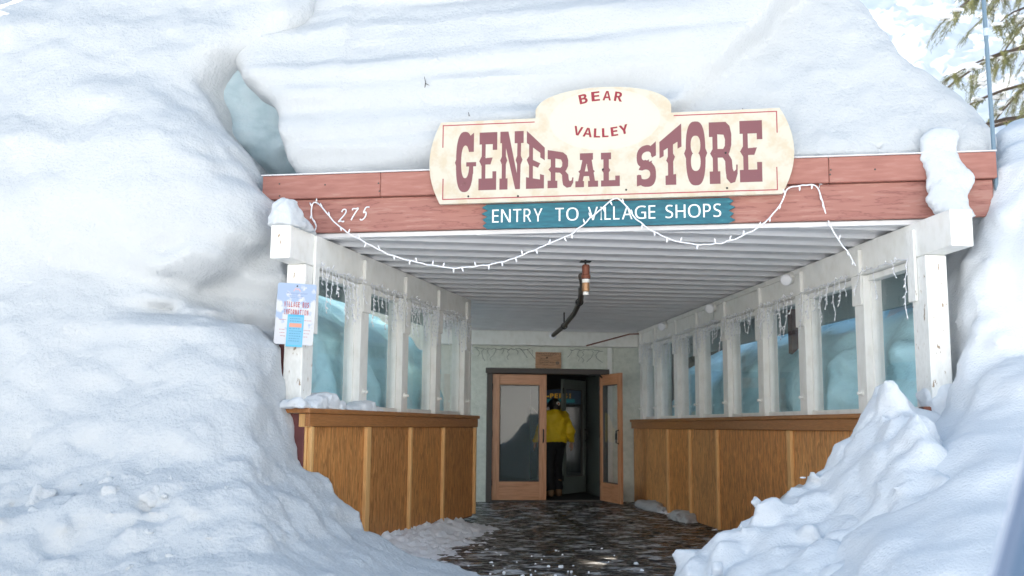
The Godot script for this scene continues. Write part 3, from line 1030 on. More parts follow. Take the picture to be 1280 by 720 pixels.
	# tongue of snow slid over the fascia on to the right beam end
	var tongue := func(p: Vector3) -> float:
		var k := clampf((3.45 - p.y) / 0.72, 0.0, 1.0)
		var c := Vector3(lerpf(5.37, 5.43, k) + 0.02 * sin(p.y * 17.0), p.y, 0.005 + 0.115 * k)
		var w := 0.145 + 0.012 * sin(p.y * 11.0)
		var d := (Vector2((p.x - c.x) / w, (p.z - c.z) / (0.045 + 0.055 * k)).length() - 1.0) * 0.07
		d = smax(d, p.y - 3.46, 0.1)
		d = smax(d, 2.725 + 0.25 * maxf(5.39 - p.x, -0.1) * 0.6 - p.y, 0.05)
		return d + 0.014 * a3.get_noise_3dv(p * 1.2) + 0.006 * a3.get_noise_3dv(p * 4.0)
	snow_object("snow_tongue", "tongue of snow hanging over the fascia on to the right beam end", tongue, Vector3(5.1, 2.6, -0.1), Vector3(5.75, 3.55, 0.35), 0.016, M.snow_soft, FX, "snow", 0.05)

	# cap of snow on the left beam end
	var cap := func(p: Vector3) -> float:
		var e := Vector3((p.x + 0.385) / 0.17, (p.y - 2.70) / (0.25 if p.y > 2.70 else 0.06), (p.z + 0.085) / 0.13)
		var d := (e.length() - 1.0) * 0.10
		var e2 := Vector3((p.x + 0.18) / 0.20, (p.y - 2.70) / 0.12, (p.z + 0.07) / 0.10)
		d = smin(d, (e2.length() - 1.0) * 0.08, 0.07)
		d = maxf(d, 2.706 - p.y)
		return d + 0.012 * a3.get_noise_3dv(p * 1.8)
	snow_object("drifted_snow", "rounded cap of snow sitting on the left beam end", cap, Vector3(-0.75, 2.62, -0.4), Vector3(0.25, 3.1, 0.25), 0.014, M.snow_soft, LX, "snow", 0.05)

	# snow on the left sill
	var sill := func(p: Vector3) -> float:
		var hgt := 0.115 * smoothstep(1.95, 0.5, p.x) + 0.05 * sin(p.x * 7.3) * smoothstep(2.0, 1.0, p.x) - 0.03
		if p.x < 0.0: hgt += 0.03
		var e := smax(absf(p.z - 0.0) - 0.105, p.y - 1.30 - hgt, 0.09)
		e = smax(e, absf(p.x - 0.75) - 1.13, 0.08)
		e = maxf(e, 1.295 - p.y)
		return e + 0.022 * a3.get_noise_3dv(p * 1.5) + 0.008 * a3.get_noise_3dv(p * 4.0)
	snow_object("sill_snow", "line of drifted snow lying on the left half wall cap", sill, Vector3(-0.6, 1.25, -0.2), Vector3(2.2, 1.62, 0.25), 0.018, M.snow_mid, LX, "snow", 0.06)

	# snow lodged behind the pile at the foot of the right corner post
	var lodge := func(p: Vector3) -> float:
		var e := Vector3((p.x - 5.30) / 0.17, (p.y - 1.33) / 0.22, (p.z - 0.06) / 0.12)
		return (e.length() - 1.0) * 0.15 + 0.05 * a3.get_noise_3dv(p * 0.8) + 0.02 * a3.get_noise_3dv(p * 2.5)
	snow_object("snow_lump", "shadowed lump of snow lodged against the right corner post", lodge, Vector3(4.95, 1.2, -0.15), Vector3(5.6, 1.85, 0.45), 0.022, M.snow_mid, FX, "snow", 0.06)
	for k in 2:
		var c: Vector3 = [Vector3(3.70, 0.02, -14.55), Vector3(3.66, 0.02, -12.75)][k]
		var r: Vector3 = [Vector3(0.15, 0.10, 0.75), Vector3(0.15, 0.10, 0.42)][k]
		var strip := func(p: Vector3) -> float:
			var e := (p - c) / r
			return (e.length() - 1.0) * 0.09 + 0.030 * a3.get_noise_3dv(p * 1.3)
		snow_object("ice_strip", ["grey strip of old ice along the far foot of the right half wall", "shorter grey strip of old ice along the right half wall nearer the pile"][k], strip, c - r * 1.3, c + r * 1.3, 0.03, M.old_ice, Transform3D(), "ice", 0.08)
	scatter_chunks()
	var spots := [[1.33, 4.03, 0.10, "dark twig stuck in the roof snow well above the left end of the sign"], [1.72, 3.72, 0.05, "tiny dark twig stuck in the roof snow just above the left end of the sign"], [3.95, 3.70, 0.06, "dark twig lying in the roof snow above the word STORE"], [2.35, 3.86, 0.05, "small dark twig in the roof snow left of the arch of the sign"]]
	for q in spots:
		var p := Vector3(q[0], q[1], 0.5)
		while p.z > -1.0 and roof_field.call(p) > 0.0:
			p.z -= 0.01
		var tw := thing("twig", q[3], "twig", FX * Transform3D(Basis(), p))
		part("stem", MB.new().tube([Vector3(0, -0.5, -0.01) * q[2], Vector3(0.08, 0.1, 0.12) * q[2], Vector3(-0.05, 0.6, 0.05) * q[2]], 0.004, 0.002, 5), M.pipe, tw)
		part("spur", MB.new().tube([Vector3(0.05, 0.0, 0.1) * q[2], Vector3(0.4, -0.2, 0.12) * q[2]], 0.003, 0.002, 5), M.pipe, tw)

func chunk_mesh(sd: int) -> ArrayMesh:
	var f := noise(1.0, 300 + sd, 3)
	var fld := func(p: Vector3) -> float:
		var q := Vector3(p.x, p.y * 1.35, p.z * 1.15)
		var d := maxf(maxf(absf(q.x + 0.3 * q.y), absf(q.y)), absf(q.z - 0.25 * q.x)) - 0.62
		return smax(d * 0.75, q.length() - 0.86, 0.15) + 0.22 * f.get_noise_3dv(p * 1.3)
	return nets(fld, Vector3(-1.2, -1.1, -1.2), Vector3(1.2, 1.1, 1.2), 0.12, 0.4)

func scatter_chunks() -> void:
	var shapes := []
	for k in 5: shapes.append(chunk_mesh(k))
	var n := 0
	for k in 120:
		var left := k % 3 != 0
		var f := left_field if left else pile_field
		var p := Vector3(rng.randf_range(-1.5, 0.7), 1.1, rng.randf_range(1.5, 3.1)) if left else Vector3(rng.randf_range(1.6, 3.6), 1.7, rng.randf_range(-6.0, -4.3))
		var big := rng.randf()
		var turn := Basis.from_euler(Vector3(rng.randf() * TAU, rng.randf() * TAU, rng.randf() * TAU))
		while p.y > 0.0 and f.call(p) > 0.0:
			p.y -= 0.02
		if p.y > 0.95 and left: continue
		if not left and rng.randf() < 0.45: continue
		var r := 0.015 + (0.16 if p.z > 1.6 and p.x < 0.2 else 0.06) * pow(big, 3.5)
		if not left: r *= 0.7
		var xf := (FX if left else Transform3D()) * Transform3D(turn.scaled(Vector3.ONE * r), p - Vector3(0, r * 0.45, 0))
		var o := part("snow_chunk", shapes[k % 5], M.snow if left else M.snow_mid, self, xf)
		tag(o, "loose white snow chunk lying on the ploughed foot of the left bank" if left else "loose white snow chunk lying on the shovelled right pile", "snow chunk", "snow chunks on the left bank" if left else "snow chunks on the right pile")
		n += 1
	for k in 40:
		var q := Vector3(rng.randf_range(0.6, 2.1), 0.0, rng.randf_range(-9.8, -7.3))
		var r := 0.012 + 0.03 * pow(rng.randf(), 2.5)
		var w := (q.x + 0.694) * 0.932 + (q.z + 8.165) * 0.3625
		if w < 0.12: continue
		var turn := Basis.from_euler(Vector3(rng.randf() * TAU, rng.randf() * TAU, rng.randf() * TAU))
		q.y = 0.055 * smoothstep(-0.9, 0.9, fascia_t(q.x, q.z)) + 0.12 * exp(-pow(w / 0.42, 2.0))
		tag(part("snow_chunk", shapes[k % 5], M.snow_rough, self, Transform3D(turn.scaled(Vector3.ONE * r), q)), "small crumb of snow lying on the trodden entrance ground", "snow chunk", "snow crumbs on the entrance ground")

# ------------------------------------------------------------------ signs
func fill_poly(im: Image, pts: PackedVector2Array, c: Color) -> void:
	var y0 := 1e9
	var y1 := -1e9
	for p in pts:
		y0 = minf(y0, p.y)
		y1 = maxf(y1, p.y)
	for y in range(maxi(0, int(y0)), mini(im.get_height() - 1, int(y1) + 1) + 1):
		var xs := []
		var yc := y + 0.5
		for k in pts.size():
			var a := pts[k]
			var b := pts[(k + 1) % pts.size()]
			if (a.y <= yc) != (b.y <= yc):
				xs.append(a.x + (yc - a.y) / (b.y - a.y) * (b.x - a.x))
		xs.sort()
		for k in range(0, xs.size() - 1, 2):
			var xa := int(round(xs[k]))
			var xb := int(round(xs[k + 1]))
			if xb > xa:
				im.fill_rect(Rect2i(xa, y, xb - xa, 1), c)

func rounded(cx: float, cy: float, rx: float, ry: float, pw := 2.4, n := 40) -> PackedVector2Array:
	var out := PackedVector2Array()
	for k in n:
		var a := TAU * k / n
		out.append(Vector2(cx + rx * signf(cos(a)) * pow(absf(cos(a)), 2.0 / pw), cy + ry * signf(sin(a)) * pow(absf(sin(a)), 2.0 / pw)))
	return out

func pv(a: Array) -> PackedVector2Array:
	var o := PackedVector2Array()
	for k in range(0, a.size(), 2): o.append(Vector2(a[k], a[k + 1]))
	return o

# slab letters with a spur at half height, in a unit square; «-» polygons are cut out
func glyph(ch: String) -> Array:
	var g := []
	match ch:
		"G":
			g = [["+", rounded(0.44, 0.5, 0.42, 0.5, 2.6)], ["-", rounded(0.47, 0.5, 0.20, 0.27, 2.3)], ["-", pv([0.6, 0.40, 1.1, 0.40, 1.1, 0.66, 0.6, 0.66])],
				["+", pv([0.52, 0.42, 1.0, 0.42, 1.0, 0.49, 0.52, 0.49])], ["+", pv([0.66, 0.30, 0.86, 0.30, 0.86, 0.43, 0.66, 0.43])], ["+", pv([0.66, 0.66, 0.88, 0.66, 0.88, 0.98, 0.70, 0.93])], ["+", pv([0.04, 0.42, -0.03, 0.49, 0.04, 0.56])]]
		"E":
			g = [["+", pv([0.03, 0.79, 1.0, 0.79, 1.0, 1.0, 0.03, 1.0])], ["+", pv([0.76, 0.69, 1.0, 0.69, 1.0, 0.85, 0.76, 0.85])], ["+", pv([0.16, 0.1, 0.37, 0.1, 0.37, 0.9, 0.16, 0.9])], ["+", pv([0, 0, 0.96, 0, 0.96, 0.2, 0, 0.2])],
				["+", pv([0.75, 0.15, 0.96, 0.15, 0.96, 0.32, 0.75, 0.32])], ["+", pv([0.3, 0.44, 0.64, 0.44, 0.76, 0.56, 0.3, 0.55])], ["+", pv([0.17, 0.41, 0.03, 0.5, 0.17, 0.59])]]
		"N":
			g = [["+", pv([0, 0, 0.34, 0, 0.34, 0.19, 0, 0.19])], ["+", pv([0.09, 0.1, 0.26, 0.1, 0.26, 0.9, 0.09, 0.9])], ["+", pv([0.02, 0.8, 0.3, 0.8, 0.3, 1, 0.02, 1])], ["+", pv([0.10, 1, 0.36, 1, 0.86, 0, 0.66, 0])],
				["+", pv([0.72, 0.02, 0.86, 0.0, 0.90, 0.85, 0.74, 0.85])], ["+", pv([0.62, 0.79, 1, 0.79, 1, 1, 0.62, 1])], ["+", pv([0.1, 0.42, 0.02, 0.5, 0.1, 0.58, 0.25, 0.58, 0.32, 0.5, 0.25, 0.42])], ["+", pv([0.74, 0.42, 0.67, 0.5, 0.74, 0.58, 0.88, 0.58, 0.96, 0.5, 0.88, 0.42])]]
		"R":
			g = [["+", pv([0, 0.76, 0.30, 0.76, 0.30, 1, 0, 1])], ["+", pv([0.12, 0.1, 0.30, 0.1, 0.30, 0.9, 0.12, 0.9])], ["+", pv([0, 0, 0.38, 0, 0.38, 0.2, 0, 0.2])], ["+", pv([0.25, 0.42, 0.6, 0.42, 0.72, 0.5, 0.79, 0.62, 0.80, 0.8, 0.74, 0.93, 0.60, 1, 0.25, 1])],
				["-", pv([0.30, 0.56, 0.5, 0.56, 0.56, 0.61, 0.57, 0.71, 0.52, 0.79, 0.30, 0.80])], ["+", pv([0.45, 0.50, 0.68, 0.48, 0.80, 0.38, 0.82, 0.24, 0.86, 0.19, 0.94, 0.22, 0.95, 0.30, 1.0, 0.30, 0.99, 0.15, 0.9, 0.02, 0.74, 0.0, 0.6, 0.08, 0.57, 0.2, 0.56, 0.36, 0.48, 0.42])],
				["+", pv([0.13, 0.41, 0.03, 0.49, 0.13, 0.57])]]
		"A":
			g = [["+", pv([0.2, 0.8, 0.78, 0.8, 0.78, 1, 0.2, 1])], ["+", pv([0.34, 0.9, 0.56, 0.9, 0.30, 0.1, 0.10, 0.1])], ["+", pv([0.44, 0.9, 0.70, 0.9, 0.88, 0.1, 0.66, 0.1])], ["+", pv([0.25, 0.32, 0.75, 0.32, 0.72, 0.46, 0.28, 0.46])], ["+", pv([0, 0, 0.38, 0, 0.38, 0.18, 0, 0.18])], ["+", pv([0.56, 0, 1, 0, 1, 0.18, 0.56, 0.18])],
				["+", pv([0.24, 0.38, 0.13, 0.46, 0.27, 0.54])], ["+", pv([0.75, 0.38, 0.86, 0.46, 0.74, 0.54])]]
		"L":
			g = [["+", pv([0, 0.8, 0.54, 0.8, 0.54, 1, 0, 1])], ["+", pv([0.13, 0.1, 0.42, 0.1, 0.42, 0.9, 0.13, 0.9])], ["+", pv([0, 0, 1, 0, 1, 0.18, 0, 0.18])], ["+", pv([0.76, 0.1, 1, 0.1, 1, 0.31, 0.76, 0.31])], ["+", pv([0.14, 0.4, 0.04, 0.48, 0.14, 0.56, 0.41, 0.56, 0.5, 0.48, 0.41, 0.4])]]
		"S":
			g = [["+", rounded(0.42, 0.74, 0.42, 0.26, 2.5)], ["-", rounded(0.50, 0.735, 0.24, 0.105, 2.2)], ["+", rounded(0.52, 0.28, 0.47, 0.28, 2.5)], ["-", rounded(0.42, 0.30, 0.27, 0.115, 2.2)], ["-", pv([0.62, 0.58, 1.05, 0.64, 1.05, 0.71, 0.66, 0.71])], ["-", pv([-0.05, 0.31, 0.3, 0.31, 0.3, 0.40, -0.05, 0.45])],
				["+", pv([0.10, 0.62, 0.35, 0.50, 0.75, 0.44, 0.95, 0.40, 0.8, 0.55, 0.45, 0.65])], ["+", pv([0.78, 0.67, 1.0, 0.70, 1.0, 1.02, 0.70, 0.94])], ["+", pv([0, 0.02, 0.3, 0.06, 0.22, 0.30, 0, 0.30])]]
		"T":
			g = [["+", pv([0, 0.74, 1.0, 0.74, 1, 1, 0, 1])], ["+", pv([0, 0.62, 0.19, 0.62, 0.19, 0.8, 0, 0.8])], ["+", pv([0.82, 0.62, 1, 0.62, 1, 0.8, 0.82, 0.8])], ["+", pv([0.38, 0.1, 0.62, 0.1, 0.62, 0.8, 0.38, 0.8])], ["+", pv([0.26, 0, 0.74, 0, 0.74, 0.19, 0.26, 0.19])], ["+", pv([0.39, 0.42, 0.30, 0.5, 0.39, 0.58, 0.61, 0.58, 0.70, 0.5, 0.61, 0.42])]]
		"O":
			g = [["+", rounded(0.5, 0.5, 0.45, 0.5, 2.8)], ["-", rounded(0.5, 0.63, 0.22, 0.145, 2.4)], ["-", rounded(0.5, 0.37, 0.22, 0.145, 2.4)], ["-", pv([0.38, 0.40, 0.62, 0.40, 0.62, 0.60, 0.38, 0.60])], ["+", pv([0.06, 0.42, -0.03, 0.5, 0.06, 0.58])], ["+", pv([0.94, 0.42, 1.03, 0.5, 0.94, 0.58])]]
	return g

func half_scale(im: Image) -> Image:
	im.resize(im.get_width() / 2, im.get_height() / 2, Image.INTERPOLATE_BILINEAR)
	return im

func letter(ch: String, font: Font, w: float, h: float, depth: float, m: Material, parent: Node, xf: Transform3D) -> MeshInstance3D:
	var t := TextMesh.new()
	t.text = ch
	t.font = font
	t.font_size = 64
	t.pixel_size = 0.01
	t.depth = 0.2
	t.curve_step = 2.0
	var box := t.get_aabb()
	var sx := w / maxf(box.size.x, 0.01)
	var sy := h / maxf(box.size.y, 0.01)
	if w <= 0.0: sx = sy
	var c := box.position + box.size * 0.5
	var fit := Transform3D(Basis.from_scale(Vector3(sx, sy, depth / 0.2)), Vector3(-c.x * sx, -c.y * sy, depth * 0.5))
	return part("letter", t, m, parent, xf * fit)

func font(nm: String, weight := 400, italic := false) -> SystemFont:
	var f := SystemFont.new()
	f.font_names = PackedStringArray([nm])
	f.font_weight = weight
	f.font_italic = italic
	return f

func build_signs() -> void:
	var S0 := 1.42
	var Y0 := 2.94
	var PX := 1240.0        # pixels per metre before halving
	var W := int(2.90 * PX)
	var H := int(0.94 * PX)
	var to := func(s: float, y: float) -> Vector2: return Vector2((s - S0) * PX, H - (y - Y0) * PX)
	var im := Image.create_empty(W, H, false, Image.FORMAT_RGBA8)
	var cream := lin(0.80, 0.745, 0.60)
	im.fill(cream)
	# aged mottling, stronger away from the plain oval round the small words
	var an := noise(0.018, 401, 5)
	var an2 := noise(0.10, 402, 3)
	for y in range(0, H, 4):
		for x in range(0, W, 4):
			var s := S0 + x / PX
			var yy := Y0 + (H - y) / PX
			var oval := Vector2((s - 2.85) / 0.44, (yy - 3.60) / 0.25).length()
			var k := clampf(an.get_noise_2d(x * 0.25, y * 0.25) * 1.5 + 0.30 + 0.4 * an2.get_noise_2d(x * 0.25, y * 0.25), 0.0, 1.0) * smoothstep(0.75, 1.05, oval)
			var c := Color(0.575, 0.54, 0.45).lerp(Color(0.50, 0.36, 0.20), k * 0.42)
			if oval < 1.0: c = c.lerp(Color(0.64, 0.61, 0.50), 0.7)
			im.fill_rect(Rect2i(x, y, 4, 4), c.linear_to_srgb())
	var line := lin(0.33, 0.035, 0.05)
	for r in [[1.534, 3.417, 1.542, 3.606], [1.54, 2.985, 1.548, 3.157], [4.178, 3.435, 4.186, 3.608], [4.168, 2.985, 4.176, 3.165]]:
		fill_poly(im, PackedVector2Array([to.call(r[0], r[1]), to.call(r[2], r[1]), to.call(r[2], r[3]), to.call(r[0], r[3])]), line)
	for r in [[1.534, 2.292, 3.597], [3.396, 4.186, 3.602], [1.54, 4.176, 2.981]]:
		fill_poly(im, PackedVector2Array([to.call(r[0], r[2]), to.call(r[1], r[2]), to.call(r[1], r[2] + 0.008), to.call(r[0], r[2] + 0.008)]), line)
	var spec := [["G", 1.646, 1.816, 3.040, 3.543, 3.543], ["E", 1.837, 1.988, 3.052, 3.531, 3.531], ["N", 2.009, 2.203, 3.052, 3.531, 3.531], ["E", 2.224, 2.375, 3.051, 3.535, 3.385], ["R", 2.398, 2.605, 3.051, 3.365, 3.325], ["A", 2.620, 2.800, 3.052, 3.327, 3.327], ["L", 2.823, 2.971, 3.052, 3.326, 3.326],
		["S", 3.104, 3.255, 3.038, 3.355, 3.397], ["T", 3.282, 3.453, 3.049, 3.396, 3.540], ["O", 3.477, 3.645, 3.038, 3.552, 3.552], ["R", 3.665, 3.879, 3.046, 3.539, 3.539], ["E", 3.894, 4.070, 3.052, 3.540, 3.540]]
	var mask := Image.create_empty(W, H, false, Image.FORMAT_RGBA8)
	var ink := lin(0.185, 0.066, 0.075)
	for q in spec:
		for gp in glyph(q[0]):
			var pts := PackedVector2Array()
			var src: PackedVector2Array = gp[1]
			for k in src.size():
				var a := src[k]
				var b := src[(k + 1) % src.size()]
				for e in 5:
					var p := a.lerp(b, e / 5.0)
					var top: float = lerpf(q[4], q[5], clampf(p.x, 0.0, 1.0))
					pts.append(to.call(lerpf(q[1], q[2], p.x), lerpf(q[3], top, p.y)))
			fill_poly(mask, pts, Color(ink.r, ink.g, ink.b, 1.0) if gp[0] == "+" else Color(0, 0, 0, 0))
	im.blend_rect(mask, Rect2i(0, 0, W, H), Vector2i.ZERO)
	# scratches and the star-shaped stain in the G
	for k in 160:
		var x := rng.randi_range(0, W - 30)
		var y := rng.randi_range(0, H - 4)
		im.fill_rect(Rect2i(x, y, rng.randi_range(2, 5), rng.randi_range(1, 3)), lin(0.55, 0.44, 0.36))
	for k in 7:
		var a := TAU * k / 7.0 + 0.3
		var c: Vector2 = to.call(1.725, 3.115)
		var e := c + Vector2(cos(a), sin(a)) * PX * 0.028
		var o := Vector2(-sin(a), cos(a)) * 2.5
		fill_poly(im, PackedVector2Array([c - o, e, c + o]), lin(0.14, 0.05, 0.05))
	var sheen := half_scale(im)
	var m := mat(Color.WHITE, 0.45)
	m.albedo_texture = ImageTexture.create_from_image(sheen)

	var sign := thing("store_sign", "large cream shaped sign board reading GENERAL STORE in faded maroon slab letters", "sign", FX)
	var out := PackedVector2Array()
	for k in 13:      # left bulge, from bottom to top
		var a := lerpf(-1.0, 1.0, k / 12.0)
		out.append(Vector2(1.520 - 0.092 * (1.0 - a * a), 3.288 + 0.341 * a))
	out.append(Vector2(2.300, 3.632))
	for k in range(1, 24):
		var a := PI * (1.0 - k / 24.0)
		out.append(Vector2(2.838 + 0.545 * cos(a), 3.655 + 0.212 * pow(sin(a), 0.8)))
	out.append(Vector2(3.378, 3.632))
	for k in 13:
		var a := lerpf(1.0, -1.0, k / 12.0)
		out.append(Vector2(4.206 + 0.100 * (1.0 - a * a), 3.293 + 0.340 * a))
	var board := MB.new().prism(out, 0.047, 0.083)
	for k in board.t.size():
		board.t[k] = Vector2((board.v[k].x - S0) * PX / W, 1.0 - (board.v[k].y - Y0) * PX / H)
	part("board", board, m, sign)
	for q in [[1.755, 3.005], [2.16, 2.995], [3.02, 3.02], [3.795, 3.01], [2.838, 3.19], [3.79, 3.29]]:
		part("screw", MB.new().lathe(Vector3(q[0], q[1], 0.083), Vector3(0, 0, 1), [Vector2(0.009, 0), Vector2(0.007, 0.003), Vector2(0.0005, 0.004)], 8), M.black, sign)
	var wine := mat(lin(0.26, 0.018, 0.035), 0.5)
	var sans := font("Droid Sans", 700)
	var txt := "BEAR"
	var at := [[2.683, 3.775, 0.20], [2.782, 3.792, 0.07], [2.874, 3.793, -0.07], [2.966, 3.781, -0.18]]
	for k in 4:
		letter(txt[k], sans, 0.066, 0.078, 0.003, wine, sign, Transform3D(Basis(Vector3.BACK, at[k][2]), Vector3(at[k][0], at[k][1], 0.083)))
	txt = "VALLEY"
	at = [[2.642, 3.512, -0.22], [2.719, 3.497, -0.14], [2.793, 3.489, -0.05], [2.858, 3.489, 0.03], [2.930, 3.496, 0.12], [3.006, 3.510, 0.2]]
	for k in 6:
		letter(txt[k], sans, [0.072, 0.072, 0.05, 0.05, 0.055, 0.07][k], 0.074, 0.003, wine, sign, Transform3D(Basis(Vector3.BACK, at[k][2]), Vector3(at[k][0], at[k][1], 0.083)))

	# teal board with notched ends
	var teal := mat(Color.WHITE, 0.5)
	tri_tex(teal, ntex(noise(0.02, 411, 4), [[0.0, lin(0.006, 0.085, 0.125)], [0.5, lin(0.008, 0.12, 0.165)], [0.9, lin(0.016, 0.155, 0.20)], [1.0, lin(0.07, 0.22, 0.26)]], 512), Vector3(0.6, 3, 1))
	var entry := thing("entry_sign", "narrow teal board with notched ends reading ENTRY TO VILLAGE SHOPS", "sign", FX)
	var tp := PackedVector2Array()
	for k in 9: tp.append(Vector2(1.862 + (0.0 if k % 2 else 0.042) + 0.006 * sin(k * 2.3), lerpf(2.743, 2.943, k / 8.0)))
	for k in 9: tp.append(Vector2(3.850 - (0.0 if k % 2 else 0.042) - 0.006 * sin(k * 1.7), lerpf(2.943, 2.743, k / 8.0)))
	part("board", MB.new().prism(tp, 0.016, 0.040), teal, entry)
	var paint := mat(lin(0.80, 0.82, 0.80), 0.5)
	var thin := font("Droid Sans", 400)
	var words := [["ENTRY", 1.945, 2.352], ["TO", 2.455, 2.640], ["VILLAGE", 2.716, 3.244], ["SHOPS", 3.322, 3.748]]
	var wid := {"E": 0.62, "N": 0.92, "T": 0.78, "R": 0.72, "Y": 0.82, "O": 1.08, "V": 0.92, "I": 0.16, "L": 0.58, "A": 0.96, "G": 1.02, "S": 0.66, "H": 0.86, "P": 0.66}
	for q in words:
		var tot := 0.0
		for c in q[0]: tot += wid[c] + 0.22
		var u: float = (q[2] - q[1]) / (tot - 0.22)
		var x: float = q[1]
		for c in q[0]:
			var w: float = wid[c] * u
			letter(c, thin, w, 0.106, 0.003, paint, entry, Transform3D(Basis(), Vector3(x + w * 0.5, 2.846, 0.040)))
			x += w + 0.22 * u

	# house number in thin white italic figures
	var num := thing("house_number", "white italic metal house number 275 on the left of the fascia", "house number", FX)
	var figs := [
		[[0.12, 0.78], [0.2, 0.95], [0.45, 1.0], [0.68, 0.9], [0.70, 0.72], [0.55, 0.5], [0.25, 0.22], [0.05, 0.02], [0.35, 0.06], [0.7, 0.0], [0.78, 0.1]],
		[[0.1, 0.85], [0.14, 0.98], [0.5, 0.96], [0.85, 1.0], [0.62, 0.66], [0.42, 0.3], [0.30, 0.0]],
		[[0.9, 1.0], [0.45, 0.98], [0.32, 0.58], [0.55, 0.62], [0.72, 0.48], [0.68, 0.2], [0.45, 0.02], [0.2, 0.0], [0.1, 0.1]]]
	for k in 3:
		var pts := []
		var fg: Array = figs[k]
		for i in fg.size() - 1:
			for e in 4:
				var p0: Array = fg[maxi(i - 1, 0)]
				var p3: Array = fg[mini(i + 2, fg.size() - 1)]
				var v := Vector2(fg[i][0], fg[i][1]).cubic_interpolate(Vector2(fg[i + 1][0], fg[i + 1][1]), Vector2(p0[0], p0[1]), Vector2(p3[0], p3[1]), e / 4.0)
				pts.append(Vector3(0.645 + k * 0.091 + v.x * 0.062 + v.y * 0.028, 2.836 + k * 0.006 + v.y * 0.105, 0.022))
		part("figure", MB.new().tube(pts, 0.0062, 0.0062, 6), M.wire, num)

	# bus notice on the left corner post
	var px := Transform3D(LX.basis.rotated(Vector3.UP, 0.0) * Basis(Vector3.UP, -PI / 2 - 0.10), LX * Vector3(-0.205, 0, -0.075))
	build_notices(px)

